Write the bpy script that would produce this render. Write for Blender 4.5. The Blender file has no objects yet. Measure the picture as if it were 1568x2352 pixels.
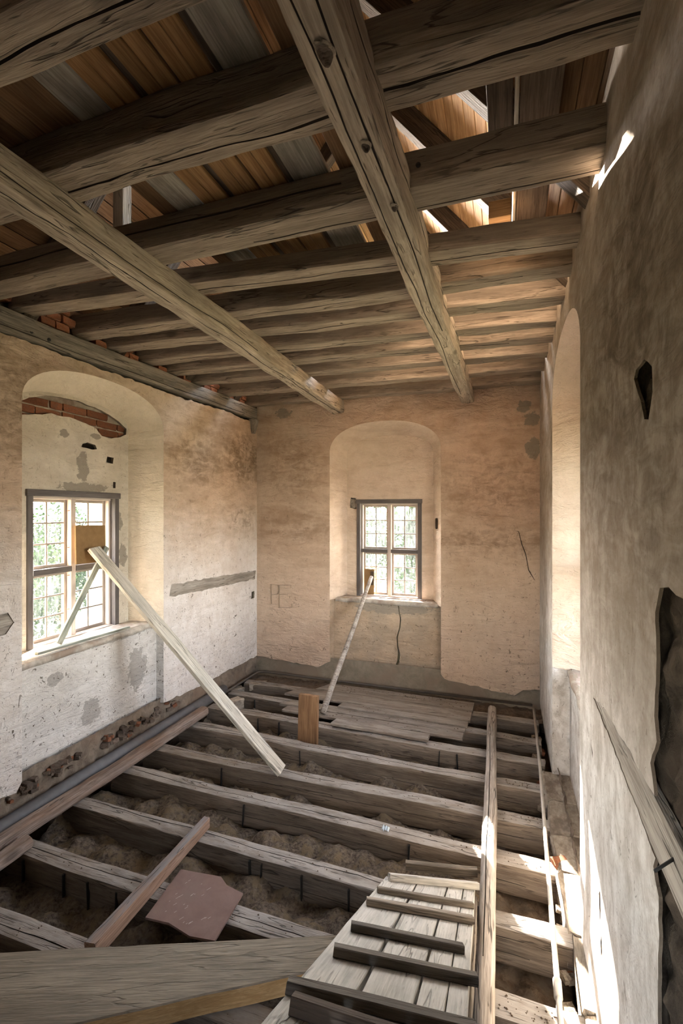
import bpy, math, random
from mathutils import Vector, Matrix, noise
from mathutils.geometry import delaunay_2d_cdt

# ------------------------------------------------------------------ camera, sky, sun, exposure
EYE = 2.28                                     # eye height above the tops of the floor joists
SC = bpy.context.scene
COL = SC.collection

cam_d = bpy.data.cameras.new('camera')
cam = bpy.data.objects.new('camera', cam_d)
COL.objects.link(cam)
cam.location = (0, 0, EYE)
cam.rotation_euler = (math.radians(90), 0, math.radians(19.1))
cam_d.sensor_fit = 'VERTICAL'
cam_d.sensor_height = 36.0
cam_d.sensor_width = 24.0
cam_d.lens = 1085.0 / 2352.0 * 36.0
cam_d.clip_start = 0.05
SC.camera = cam

SC.view_settings.view_transform = 'Standard'
SC.view_settings.look = 'None'
SC.view_settings.exposure = 3.2
SC.view_settings.gamma = 1.0
SC.view_settings.use_curve_mapping = False
SC.cycles.use_denoising = True
SC.cycles.max_bounces = 7
SC.cycles.diffuse_bounces = 4
SC.cycles.glossy_bounces = 2
SC.cycles.transparent_max_bounces = 12
SC.cycles.use_adaptive_sampling = True
SC.cycles.adaptive_threshold = 0.05
SC.cycles.sample_clamp_indirect = 8.0
SC.cycles.caustics_reflective = False
SC.cycles.caustics_refractive = False

SUN_DIR = Vector((0.50, -1.0, -0.40)).normalized()      # direction the light travels
SUN_ELEV = math.asin(-SUN_DIR.z)
world = bpy.data.worlds.new('sky')
SC.world = world
world.use_nodes = True
wn = world.node_tree
wn.nodes.clear()
sky = wn.nodes.new('ShaderNodeTexSky')
sky.sky_type = 'NISHITA'
sky.sun_disc = False
sky.sun_elevation = SUN_ELEV
sky.sun_rotation = math.atan2(-SUN_DIR.x, -SUN_DIR.y)
sky.dust_density = 0.8
sky.ozone_density = 0.8
hsv = wn.nodes.new('ShaderNodeHueSaturation')
hsv.inputs['Saturation'].default_value = 0.40
bg = wn.nodes.new('ShaderNodeBackground')
bg.inputs['Strength'].default_value = 1.1
wo = wn.nodes.new('ShaderNodeOutputWorld')
wn.links.new(sky.outputs[0], hsv.inputs['Color'])
wn.links.new(hsv.outputs[0], bg.inputs['Color'])
wn.links.new(bg.outputs[0], wo.inputs['Surface'])

sun_d = bpy.data.lights.new('sun', 'SUN')
sun_d.energy = 22.0
sun_d.angle = math.radians(0.55)
sun_d.color = (1.0, 0.90, 0.76)
sun = bpy.data.objects.new('sun', sun_d)
COL.objects.link(sun)
sun.rotation_euler = SUN_DIR.to_track_quat('-Z', 'Y').to_euler()


def portal(loc, direction, w, h):
    """A light portal: emits nothing, only guides the sampling of the sky through an opening."""
    d = bpy.data.lights.new('sky_portal', 'AREA')
    d.shape = 'RECTANGLE'
    d.size, d.size_y = w, h
    d.cycles.is_portal = True
    o = bpy.data.objects.new('sky_portal', d)
    COL.objects.link(o)
    o.location = (loc[0], loc[1], loc[2] + EYE)
    o.rotation_euler = Vector(direction).to_track_quat('-Z', 'Y').to_euler()


portal((-1.51, 6.76, -0.48), (0, -1, 0), 1.0, 1.45)
portal((-4.12, 3.29, -0.48), (1, 0, 0), 1.0, 1.45)
portal((1.15, 3.66, -0.31), (-1, 0, 0), 1.26, 2.1)
portal((-0.225, -0.31, -0.65), (0, 1, 0), 0.55, 1.0)
portal((-1.5, 6.72, 2.7), (0, -1, 0), 1.5, 1.5)

# ------------------------------------------------------------------ helpers: objects
R = random.Random(7)


def V3(p):
    return Vector((p[0], p[1], p[2] + EYE))


def mat_of(o):
    m = o.matrix_basis.copy()
    p = o.parent
    while p is not None:
        m = p.matrix_basis @ m
        p = p.parent
    return m


def link(name, me, mw, parent=None):
    o = bpy.data.objects.new(name, me)
    COL.objects.link(o)
    if parent is not None:
        o.parent = parent
        o.matrix_basis = mat_of(parent).inverted() @ mw
    else:
        o.matrix_basis = mw
    return o


def make_mesh(name, verts, faces, mat, smooth=False):
    me = bpy.data.meshes.new(name)
    me.from_pydata([tuple(v) for v in verts], [], faces)
    if isinstance(mat, (list, tuple)):
        for m in mat:
            me.materials.append(m)
    else:
        me.materials.append(mat)
    if smooth:
        me.polygons.foreach_set('use_smooth', [True] * len(me.polygons))
    me.update()
    return me


def mesh_obj(name, verts, faces, mat, parent=None, smooth=False, mw=None):
    return link(name, make_mesh(name, verts, faces, mat, smooth), mw or Matrix.Identity(4), parent)


def empty(name, loc, rz=0.0, parent=None):
    mw = Matrix.Translation(V3(loc)) @ Matrix.Rotation(rz, 4, 'Z')
    o = link(name, None, mw, parent)
    o.empty_display_size = 0.1
    return o


def tag(o, label, cat, group=None, kind=None):
    o['label'] = label
    o['category'] = cat
    if group:
        o['group'] = group
    if kind:
        o['kind'] = kind
    return o


def struct(o, label=None, cat=None):
    o['kind'] = 'structure'
    if label:
        o['label'] = label
        o['category'] = cat
    return o


def frame_matrix(p0, p1, up=(0, 0, 1), roll=0.0):
    a, b = V3(p0), V3(p1)
    x = (b - a).normalized()
    u = Vector(up)
    if abs(x.dot(u)) > 0.98:
        u = Vector((0, 1, 0))
    y = u.cross(x).normalized()
    z = x.cross(y).normalized()
    m = Matrix((x, y, z)).transposed().to_4x4()
    return Matrix.Translation(a) @ m @ Matrix.Rotation(roll, 4, 'X'), (b - a).length


# ------------------------------------------------------------------ helpers: timber
def ring_points(w, h, n, sq, cracks, seed=0.0):
    """Section of a timber as (y, z, crack mark): squared with eased, uneven corners, or round when sq is small.
    Each crack adds three close points whose middle one is pressed in."""
    if sq < 4:
        ts = [(2 * math.pi * (i + 0.5) / n, None) for i in range(n)]
        for ci, c in enumerate(cracks):
            t0 = math.pi / 2 - c[1]
            ts += [(t0 + k * c[5] / w, (ci, k)) for k in (-1, 0, 1)]
        marks = [t for t, m in ts if m]
        ts = sorted([(t, m) for t, m in ts if m or all(abs(t - q) > 0.12 for q in marks)], key=lambda a: a[0])
        return [(w / 2 * math.copysign(abs(math.cos(t)) ** (2 / sq), math.cos(t)), h / 2 * math.copysign(abs(math.sin(t)) ** (2 / sq), math.sin(t)), m) for t, m in ts]
    rr = random.Random(int(seed * 1000))
    rad = [min(w, h) * rr.uniform(0.06, 0.17) for _ in range(4)]
    k = max(2, n // 5)
    cor = [(1, -1), (1, 1), (-1, 1), (-1, -1)]
    faces = ['back', 'top', 'front', 'bottom']
    out = []
    for i in range(4):
        a, b = cor[i], cor[(i + 1) % 4]
        ra, rb = rad[i], rad[(i + 1) % 4]
        pa, pb = Vector((a[0] * w / 2, a[1] * h / 2)), Vector((b[0] * w / 2, b[1] * h / 2))
        d = (pb - pa).normalized()
        L = (pb - pa).length
        pts = [(ra + (L - ra - rb) * j / k, None) for j in range(k + 1)]
        for ci, c in enumerate(cracks):
            if c[0] != faces[i]:
                continue
            t = c[1] if faces[i] in ('back', 'bottom') else -c[1]
            pts += [(L * (0.5 + 0.5 * t) + q * c[5] / 2, (ci, q)) for q in (-1, 0, 1)]
        marks = [t for t, m in pts if m]
        pts = sorted([(t, m) for t, m in pts if m or all(abs(t - q) > 0.004 for q in marks)], key=lambda a: a[0])
        out += [(*(pa + d * t), m) for t, m in pts]
        # one eased point at the corner
        nc = Vector((b[0], b[1]))
        c0 = pb - Vector((b[0], b[1])) * rb
        out.append((c0.x + b[0] * rb * 0.72, c0.y + b[1] * rb * 0.72, None))
    return out


TIMBER_CRACKS = []        # side faces of the last timber that lie inside its drying cracks


def timber(L, w, h, seed, step=0.1, n=20, sq=6.0, amp=0.010, cracks=(), taper=(1.0, 1.0), bow=0.0, sag=0.0, fine=0.35, ends=0.01):
    ring = ring_points(w, h, n, sq, cracks, seed)
    nx = max(2, int(L / step))
    m = len(ring)
    verts, faces = [], []
    for i in range(nx + 1):
        f = i / nx
        x = L * f
        tp = taper[0] + (taper[1] - taper[0]) * f
        oy = bow * math.sin(math.pi * f) + amp * 0.8 * noise.noise(Vector((x * 0.9 + seed, 3.3, seed)))
        oz = sag * math.sin(math.pi * f) + amp * 0.8 * noise.noise(Vector((x * 0.9 + seed, 7.7, seed)))
        for (y, z, mk) in ring:
            r = math.hypot(y / w, z / h) * 2
            ny, nz = (y / w * 2) / r, (z / h * 2) / r
            d = amp * noise.noise(Vector((x * 2.6 + seed * 3.1, ny * 1.4 + seed, nz * 1.4)))
            d += amp * fine * noise.noise(Vector((x * 9.0 + seed * 5.3, y * 26 + seed, z * 26)))
            d += amp * fine * 0.5 * noise.noise(Vector((x * 21.0 + seed * 2.3, y * 60 + seed, z * 60)))
            yy, zz = y, z
            if mk and mk[1] == 0:
                c = cracks[mk[0]]
                lx0, lx1 = c[2] * L, c[3] * L
                if lx0 < x < lx1:
                    g = min(1.0, (x - lx0) / 0.12, (lx1 - x) / 0.12)
                    g *= 0.65 + 0.5 * noise.noise(Vector((x * 3.1, seed, 9.0)))
                    d -= max(0.0, c[4] * g)
            if mk:
                wob = 0.012 * noise.noise(Vector((x * 1.7, seed + mk[0] * 4.1, 2.0)))
                if cracks[mk[0]][0] in ('top', 'bottom'):
                    yy += wob
                else:
                    zz += wob
            ex = 0.0
            if ends and (i == 0 or i == nx):
                ex = ends * noise.noise(Vector((y * 14, z * 14, seed + i)))
            if abs(zz) / h > abs(yy) / w:
                verts.append((x + ex, yy * tp + oy + ny * d * 0.2, zz * tp + oz + nz * d))
            else:
                verts.append((x + ex, yy * tp + oy + ny * d, zz * tp + oz + nz * d * 0.2))
    for i in range(nx):
        for j in range(m):
            a, b = i * m + j, i * m + (j + 1) % m
            faces.append((a, b, b + m, a + m))
    n_side = len(faces)
    TIMBER_CRACKS.clear()
    for j, (y, z, mk) in enumerate(ring):
        if mk and mk[1] == 0:
            c = cracks[mk[0]]
            for i in range(nx):
                if c[2] * L < L * (i + 0.5) / nx < c[3] * L:
                    TIMBER_CRACKS.extend((i * m + j, i * m + (j - 1) % m))
    for base, flip in ((0, True), (nx * m, False)):
        c = [sum(verts[base + j][k] for j in range(m)) / m for k in range(3)]
        verts.append(tuple(c))
        ci = len(verts) - 1
        for j in range(m):
            a, b = base + j, base + (j + 1) % m
            faces.append((ci, b, a) if flip else (ci, a, b))
    return verts, faces, n_side


def beam(name, p0, p1, w, h, mat, parent=None, up=(0, 0, 1), roll=0.0, seed=None, **kw):
    mw, L = frame_matrix(p0, p1, up, roll)
    v, f, ns = timber(L, w, h, R.random() * 50 if seed is None else seed, **kw)
    me = make_mesh(name, v, f, [mat, M['crack']] if TIMBER_CRACKS else mat)
    for i in TIMBER_CRACKS:
        me.polygons[i].material_index = 1
    me.polygons.foreach_set('use_smooth', [i < ns for i in range(len(me.polygons))])
    me.set_sharp_from_angle(angle=math.radians(32))
    return link(name, me, mw, parent)


def board_geo(L, w, h, seed, step=0.25, amp=0.002, ch=0.003, skew=(0.0, 0.0), clip=None):
    """Sawn board: eight-cornered section; skew slants the ends; amp roughens the edges."""
    ring = [(-w / 2 + ch, -h / 2), (w / 2 - ch, -h / 2), (w / 2, -h / 2 + ch), (w / 2, h / 2 - ch),
            (w / 2 - ch, h / 2), (-w / 2 + ch, h / 2), (-w / 2, h / 2 - ch), (-w / 2, -h / 2 + ch)]
    nx = max(1, int(L / step))
    verts, faces = [], []
    for i in range(nx + 1):
        f = i / nx
        x = L * f
        for (y, z) in ring:
            sx = 0.0
            if i == 0:
                sx = skew[0] * (y / w + 0.5)
            if i == nx:
                sx = skew[1] * (y / w + 0.5)
            e = amp * noise.noise(Vector((x * 3.7 + seed * 9.1, math.copysign(3.0, y), seed)))
            e2 = amp * 0.6 * noise.noise(Vector((x * 2.1 + seed * 4.7, 5.0, seed)))
            verts.append((x + sx, y + e, z + e2))
    for i in range(nx):
        for j in range(8):
            a, b = i * 8 + j, i * 8 + (j + 1) % 8
            faces.append((a, b, b + 8, a + 8))
    faces.append(tuple(range(7, -1, -1)))
    faces.append(tuple(nx * 8 + j for j in range(8)))
    return verts, faces


def board(name, p0, p1, w, h, mat, parent=None, up=(0, 0, 1), roll=0.0, seed=None, **kw):
    mw, L = frame_matrix(p0, p1, up, roll)
    v, f = board_geo(L, w, h, R.random() * 50 if seed is None else seed, **kw)
    return mesh_obj(name, v, f, mat, parent, False, mw)


def tube(name, pts, r, mat, parent=None, seg=10, rs=None):
    verts, faces = [], []
    P = [V3(p) for p in pts]
    for i, p in enumerate(P):
        d = (P[min(i + 1, len(P) - 1)] - P[max(i - 1, 0)]).normalized()
        u = Vector((0, 0, 1)) if abs(d.z) < 0.9 else Vector((0, 1, 0))
        a = d.cross(u).normalized()
        b = a.cross(d).normalized()
        rr = rs[i] if rs else r
        for k in range(seg):
            t = 2 * math.pi * k / seg
            verts.append(p + a * math.cos(t) * rr + b * math.sin(t) * rr)
    for i in range(len(P) - 1):
        for k in range(seg):
            q = i * seg + k
            w = i * seg + (k + 1) % seg
            faces.append((q, q + seg, w + seg, w))
    faces.append(tuple(range(seg)))
    faces.append(tuple((len(P) - 1) * seg + k for k in range(seg - 1, -1, -1)))
    o = P[0]
    return mesh_obj(name, [v - o for v in verts], faces, mat, parent, True, Matrix.Translation(o))


# ------------------------------------------------------------------ helpers: materials
def nd(nt, typ, props=None, **inp):
    n = nt.nodes.new(typ)
    for k, v in (props or {}).items():
        setattr(n, k, v)
    for k, v in inp.items():
        s = n.inputs[k]
        if isinstance(v, bpy.types.NodeSocket):
            nt.links.new(v, s)
        else:
            s.default_value = v
    return n


def mth(nt, op, a, b=None, c=None):
    n = nt.nodes.new('ShaderNodeMath')
    n.operation = op
    for i, v in enumerate((a, b, c)):
        if v is None:
            continue
        if isinstance(v, bpy.types.NodeSocket):
            nt.links.new(v, n.inputs[i])
        else:
            n.inputs[i].default_value = v
    return n.outputs[0]


def mixc(nt, f, a, b, mode='MIX'):
    n = nt.nodes.new('ShaderNodeMix')
    n.data_type = 'RGBA'
    n.blend_type = mode
    for i, v in ((0, f), (6, a), (7, b)):
        if isinstance(v, bpy.types.NodeSocket):
            nt.links.new(v, n.inputs[i])
        elif i == 0:
            n.inputs[i].default_value = v
        else:
            n.inputs[i].default_value = (*v, 1.0)
    return n.outputs[2]


def ramp(nt, f, lo, hi, a=0.0, b=1.0):
    n = nt.nodes.new('ShaderNodeMapRange')
    n.clamp = True
    nt.links.new(f, n.inputs[0])
    for i, v in enumerate((lo, hi, a, b)):
        n.inputs[i + 1].default_value = v
    return n.outputs[0]


def coords(nt, scale, offset=None, per_object=True, loc=(0, 0, 0)):
    tc = nt.nodes.new('ShaderNodeTexCoord')
    src = tc.outputs['Object']
    if per_object:
        oi = nt.nodes.new('ShaderNodeObjectInfo')
        add = nt.nodes.new('ShaderNodeVectorMath')
        add.operation = 'ADD'
        k = mth(nt, 'MULTIPLY', oi.outputs['Random'], 41.0)
        cb = nd(nt, 'ShaderNodeCombineXYZ', None, X=k, Y=k, Z=k)
        nt.links.new(src, add.inputs[0])
        nt.links.new(cb.outputs[0], add.inputs[1])
        src = add.outputs[0]
    mp = nd(nt, 'ShaderNodeMapping', None, Vector=src)
    mp.inputs['Scale'].default_value = scale
    mp.inputs['Location'].default_value = loc
    return mp.outputs[0]


def tex(nt, co, scale=1.0, detail=4.0, rough=0.55, dist=0.0):
    return nd(nt, 'ShaderNodeTexNoise', None, Vector=co, Scale=scale, Detail=detail, Roughness=rough, Distortion=dist).outputs['Fac']


def new_mat(name):
    m = bpy.data.materials.new(name)
    m.use_nodes = True
    nt = m.node_tree
    nt.nodes.clear()
    out = nt.nodes.new('ShaderNodeOutputMaterial')
    b = nt.nodes.new('ShaderNodeBsdfPrincipled')
    nt.links.new(b.outputs[0], out.inputs['Surface'])
    return m, nt, b, out


def wood(name, dark, light, rough=0.85, grain=1.0, crack=0.6, knots=0.8, dust=0.0, dust_col=(0.42, 0.38, 0.33), bump=0.9, vary=0.25, patch=0.5, fibre=1.0, settle=0.0, settle_col=(0.40, 0.37, 0.345), soot=0.0):  # soot: strength of the shade painted along the upper part
    m, nt, b, out = new_mat(name)
    c1 = coords(nt, (1.3, 17 * grain, 17 * grain))
    c2 = coords(nt, (4.5 * fibre, 140 * grain, 140 * grain))
    c3 = coords(nt, (1.1, 15 * grain, 15 * grain))
    c4 = coords(nt, (2.2, 4.0, 4.0))
    c5 = coords(nt, (1.5, 3.6, 3.6))
    A = tex(nt, c1, 1.0, 5, 0.66, 0.22)
    B = tex(nt, c2, 1.0, 3, 0.6, 0.3)
    P = tex(nt, c4, 1.0, 4, 0.6)
    C = tex(nt, c3, 1.0, 3, 0.5, 0.35)
    cl = mth(nt, 'ABSOLUTE', mth(nt, 'SUBTRACT', C, 0.5))
    line = ramp(nt, cl, 0.003, 0.013, 1.0, 0.0)
    gate = ramp(nt, P, 0.46, 0.56, 0.0, 1.0)
    line = mth(nt, 'MULTIPLY', mth(nt, 'MULTIPLY', line, gate), crack)
    # short checks
    c6 = coords(nt, (6.0, 75 * grain, 75 * grain))
    K = tex(nt, c6, 1.0, 2, 0.5, 0.4)
    chk = mth(nt, 'MULTIPLY', ramp(nt, K, 0.66, 0.72, 0.0, 1.0), crack)
    vo = nd(nt, 'ShaderNodeTexVoronoi', None, Vector=c5, Scale=1.0)
    kd = vo.outputs['Distance']
    kn = mth(nt, 'MULTIPLY', ramp(nt, kd, 0.05, 0.12, 1.0, 0.0), knots)
    f = ramp(nt, mth(nt, 'ADD', mth(nt, 'MULTIPLY', A, 0.55), mth(nt, 'MULTIPLY', B, 0.45)), 0.42, 0.59)
    col = mixc(nt, f, dark, light)
    oi = nt.nodes.new('ShaderNodeObjectInfo')
    pv = ramp(nt, P, 0.3, 0.7, 1.0 - patch * 0.5, 1.0 + patch * 0.25)
    rv = ramp(nt, oi.outputs['Random'], 0.0, 1.0, 1.0 - vary, 1.0 + vary)
    br = mth(nt, 'MULTIPLY', pv, rv)
    cc = nd(nt, 'ShaderNodeCombineColor', None, Red=br, Green=br, Blue=br).outputs[0]
    col = mixc(nt, 1.0, col, cc, 'MULTIPLY')
    if dust:
        D = tex(nt, coords(nt, (3, 9, 9)), 1.0, 5, 0.7)
        col = mixc(nt, mth(nt, 'MULTIPLY', ramp(nt, D, 0.45, 0.65), dust), col, dust_col)
    if soot:      # shade on the timber's sides painted in, darker along its upper part
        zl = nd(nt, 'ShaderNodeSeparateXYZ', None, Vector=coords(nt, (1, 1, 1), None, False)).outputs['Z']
        shade_edge = tex(nt, coords(nt, (2.0, 6.0, 6.0)), 1.0, 5, 0.65)
        tl = mth(nt, 'ADD', zl, mth(nt, 'MULTIPLY', mth(nt, 'SUBTRACT', shade_edge, 0.5), 0.16))
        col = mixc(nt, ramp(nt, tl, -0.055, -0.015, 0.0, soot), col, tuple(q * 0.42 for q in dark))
    if settle:    # dust that has settled on what faces up
        ge = nt.nodes.new('ShaderNodeNewGeometry')
        nz = nd(nt, 'ShaderNodeSeparateXYZ', None, Vector=ge.outputs['Normal']).outputs['Z']
        dn = tex(nt, coords(nt, (4, 14, 14)), 1.0, 4, 0.7)
        col = mixc(nt, mth(nt, 'MULTIPLY', ramp(nt, nz, 0.55, 0.92), ramp(nt, dn, 0.36, 0.58, settle * 0.35, settle)), col, settle_col)
    dk = tuple(q * 0.28 for q in dark)
    col = mixc(nt, mth(nt, 'MULTIPLY', kn, 0.8), col, dk)
    col = mixc(nt, line, col, dk)
    col = mixc(nt, chk, col, tuple(q * 0.45 for q in dark))
    nt.links.new(col, b.inputs['Base Color'])
    b.inputs['Roughness'].default_value = rough
    b.inputs['Specular IOR Level'].default_value = 0.25
    h = mth(nt, 'ADD', mth(nt, 'MULTIPLY', A, 0.8), mth(nt, 'MULTIPLY', B, 0.35))
    h = mth(nt, 'SUBTRACT', h, mth(nt, 'MULTIPLY', line, 1.2))
    h = mth(nt, 'SUBTRACT', h, mth(nt, 'MULTIPLY', chk, 0.6))
    h = mth(nt, 'SUBTRACT', h, mth(nt, 'MULTIPLY', kn, 0.7))
    bp = nd(nt, 'ShaderNodeBump', None, Height=h, Strength=bump, Distance=0.010)
    nt.links.new(bp.outputs[0], b.inputs['Normal'])
    return m


def plaster(name, base, pink, stain, white=None, white_z=None, speck=0.7, speck_col=(0.10, 0.075, 0.05), stain_amt=0.6, stain_z=None, hor=(0, 1), spots=(), spot_col=(0.27, 0.235, 0.19), bump=1.0, seed=0.0, dirt=0.0, mottle=0.22, grime=()):
    """Old limewash. hor gives the axis along the wall (0 = X, 1 = Y); spots are (along, height, ra, rz)."""
    m, nt, b, out = new_mat(name)
    ax = hor

    def sc(s_along, s_up, s_off=None):
        v = [s_along, s_along, s_up]
        return tuple(v)
    big = tex(nt, coords(nt, sc(0.55, 0.55), None, False, (seed, seed, seed)), 1.0, 4, 0.5)
    band = tex(nt, coords(nt, sc(1.1, 3.6), None, False, (seed, 2 + seed, 5)), 1.0, 5, 0.62, 0.9)
    band2 = tex(nt, coords(nt, sc(3.0, 9.0), None, False, (seed, 4 + seed, 1)), 1.0, 4, 0.65, 0.8)
    rip = tex(nt, coords(nt, sc(4.6, 10.5), None, False, (seed, 7 + seed, 4)), 1.0, 4, 0.66, 1.1)
    fleck = tex(nt, coords(nt, (26, 26, 11), None, False, (seed, 5, 6)), 1.0, 2, 0.5, 1.8)
    grit = tex(nt, coords(nt, (90, 90, 90), None, False), 1.0, 3, 0.6)
    chip = tex(nt, coords(nt, (13, 13, 17), None, False, (seed, 1, 8)), 1.0, 4, 0.65, 0.6)
    chip2 = tex(nt, coords(nt, (34, 34, 34), None, False, (seed, 3, 8)), 1.0, 2, 0.5, 1.5)
    mid = tex(nt, coords(nt, (3.2, 3.2, 3.2), None, False, (seed, 9, 3)), 1.0, 5, 0.6)
    sep = nd(nt, 'ShaderNodeSeparateXYZ', None, Vector=coords(nt, (1, 1, 1), None, False))
    zz = sep.outputs['Z']
    col = mixc(nt, ramp(nt, big, 0.38, 0.62), base, pink)
    if white:
        wz = mth(nt, 'ADD', zz, mth(nt, 'MULTIPLY', mth(nt, 'SUBTRACT', mid, 0.5), 0.9))
        col = mixc(nt, ramp(nt, wz, white_z[0] + EYE, white_z[1] + EYE, 0.0, 1.0), col, white)
    sf = mth(nt, 'MULTIPLY', ramp(nt, mth(nt, 'ADD', mth(nt, 'MULTIPLY', band, 0.5), mth(nt, 'ADD', mth(nt, 'MULTIPLY', band2, 0.28), mth(nt, 'MULTIPLY', rip, 0.22))), 0.445, 0.60), stain_amt)
    if stain_z:
        sf = mth(nt, 'MULTIPLY', sf, ramp(nt, zz, stain_z[0] + EYE, stain_z[1] + EYE, 0.25, 1.0))
    col = mixc(nt, sf, col, stain)
    col = mixc(nt, ramp(nt, grit, 0.3, 0.8, 0.0, 0.16), col, tuple(q * 0.45 for q in base))
    mot = tex(nt, coords(nt, (11, 11, 7), None, False, (seed, 6, 2)), 1.0, 4, 0.7, 0.4)
    col = mixc(nt, mth(nt, 'MULTIPLY', ramp(nt, mot, 0.40, 0.68), mottle), col, stain)
    if dirt:
        col = mixc(nt, mth(nt, 'MULTIPLY', ramp(nt, mid, 0.42, 0.68), dirt), col, spot_col)
    for (a, z, ra, rz) in spots:
        u = sep.outputs['X' if ax == 0 else 'Y']
        du = mth(nt, 'DIVIDE', mth(nt, 'SUBTRACT', u, a), ra)
        dz = mth(nt, 'DIVIDE', mth(nt, 'SUBTRACT', zz, z + EYE), rz)
        dd = mth(nt, 'ADD', mth(nt, 'MULTIPLY', du, du), mth(nt, 'MULTIPLY', dz, dz))
        dd = mth(nt, 'ADD', dd, mth(nt, 'MULTIPLY', mth(nt, 'SUBTRACT', chip, 0.5), 3.2))
        col = mixc(nt, ramp(nt, dd, 0.75, 1.0, 0.85, 0.0), col, spot_col)
    for (a, z, ra, rz, amt) in grime:      # flaking brown soiling, strongest at the given place
        u = sep.outputs['X' if ax == 0 else 'Y']
        du = mth(nt, 'DIVIDE', mth(nt, 'SUBTRACT', u, a), ra)
        dz = mth(nt, 'DIVIDE', mth(nt, 'SUBTRACT', zz, z + EYE), rz)
        dd = mth(nt, 'ADD', mth(nt, 'MULTIPLY', du, du), mth(nt, 'MULTIPLY', dz, dz))
        gf = mth(nt, 'MULTIPLY', ramp(nt, dd, 0.1, 1.0, 1.0, 0.0), ramp(nt, mth(nt, 'ADD', mth(nt, 'MULTIPLY', rip, 0.6), mth(nt, 'MULTIPLY', mot, 0.4)), 0.43, 0.60))
        col = mixc(nt, mth(nt, 'MULTIPLY', gf, amt), col, tuple(q * 0.55 for q in stain))
    c1 = ramp(nt, chip, 0.665, 0.70, 0.0, 1.0)
    c2 = mth(nt, 'MAXIMUM', ramp(nt, chip2, 0.675, 0.71, 0.0, 1.0), ramp(nt, fleck, 0.68, 0.71, 0.0, 0.8))
    low = ramp(nt, zz, -2.0 + EYE, 0.3 + EYE, 1.0, 0.35)
    cf = mth(nt, 'MULTIPLY', mth(nt, 'MULTIPLY', mth(nt, 'MAXIMUM', c1, c2), speck), low)
    col = mixc(nt, cf, col, speck_col)
    nt.links.new(col, b.inputs['Base Color'])
    b.inputs['Roughness'].default_value = 0.93
    b.inputs['Specular IOR Level'].default_value = 0.15
    zone = ramp(nt, big, 0.40, 0.60, 0.25, 1.0)
    h = mth(nt, 'ADD', mth(nt, 'MULTIPLY', band, 0.9), mth(nt, 'MULTIPLY', zone, mth(nt, 'ADD', mth(nt, 'MULTIPLY', band2, 0.55), mth(nt, 'MULTIPLY', rip, 0.8))))
    h = mth(nt, 'ADD', h, mth(nt, 'MULTIPLY', grit, 0.05))
    h = mth(nt, 'SUBTRACT', h, mth(nt, 'MULTIPLY', cf, 0.12))
    h = mth(nt, 'ADD', h, mth(nt, 'MULTIPLY', mid, 0.25))
    bp = nd(nt, 'ShaderNodeBump', None, Height=h, Strength=bump, Distance=0.045)
    nt.links.new(bp.outputs[0], b.inputs['Normal'])
    return m


def rough_mat(name, c0, c1, c2=None, scale=9.0, bump=1.0, vary=0.0, dist=0.02, rough=0.95):
    m, nt, b, out = new_mat(name)
    A = tex(nt, coords(nt, (scale,) * 3, None, vary > 0), 1.0, 7, 0.68, 0.4)
    B = tex(nt, coords(nt, (scale * 0.3,) * 3, None, vary > 0, (3, 1, 7)), 1.0, 4, 0.6)
    col = mixc(nt, ramp(nt, A, 0.35, 0.65), c0, c1)
    if c2:
        col = mixc(nt, ramp(nt, B, 0.48, 0.62), col, c2)
    if vary:
        oi = nt.nodes.new('ShaderNodeObjectInfo')
        br = ramp(nt, oi.outputs['Random'], 0, 1, 1 - vary, 1 + vary)
        cc = nd(nt, 'ShaderNodeCombineColor', None, Red=br, Green=br, Blue=br).outputs[0]
        col = mixc(nt, 1.0, col, cc, 'MULTIPLY')
    nt.links.new(col, b.inputs['Base Color'])
    b.inputs['Roughness'].default_value = rough
    b.inputs['Specular IOR Level'].default_value = 0.15
    bp = nd(nt, 'ShaderNodeBump', None, Height=A, Strength=bump, Distance=dist)
    nt.links.new(bp.outputs[0], b.inputs['Normal'])
    return m


def plain(name, col, rough=0.6, metal=0.0):
    m, nt, b, out = new_mat(name)
    n = tex(nt, coords(nt, (12, 12, 12)), 1.0, 4, 0.6)
    c = mixc(nt, ramp(nt, n, 0.35, 0.7), tuple(q * 0.75 for q in col), col)
    nt.links.new(c, b.inputs['Base Color'])
    b.inputs['Roughness'].default_value = rough
    b.inputs['Metallic'].default_value = metal
    return m


M = {}
M['joist'] = wood('ceiling timber', (0.235, 0.185, 0.142), (0.40, 0.325, 0.255), crack=0.8, patch=0.35, vary=0.12, soot=0.62)  # soot here is shade painted along the upper part
M['girder'] = wood('girder timber', (0.31, 0.253, 0.195), (0.54, 0.45, 0.352), crack=0.8, grain=0.8, vary=0.05)
M['plate'] = wood('wall plate timber', (0.17, 0.15, 0.125), (0.34, 0.30, 0.25), crack=0.8, vary=0.05)
M['crack'] = plain('dark wood inside cracks', (0.045, 0.033, 0.025), 0.9)
M['floor'] = wood('floor timber', (0.12, 0.094, 0.072), (0.235, 0.19, 0.152), crack=0.7, dust=0.3, dust_col=(0.23, 0.18, 0.14), knots=0.5, settle=0.85)
M['plank'] = wood('dusty plank', (0.17, 0.14, 0.115), (0.38, 0.33, 0.28), crack=0.6, dust=0.6, dust_col=(0.16, 0.115, 0.085), knots=0.4, settle=0.3)
M['ramp'] = wood('ramp plank', (0.27, 0.255, 0.225), (0.50, 0.475, 0.43), crack=0.4, knots=0.3, dust=0.35, dust_col=(0.50, 0.47, 0.42), grain=0.8, vary=0.1, settle=0.5, settle_col=(0.56, 0.54, 0.50))
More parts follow.
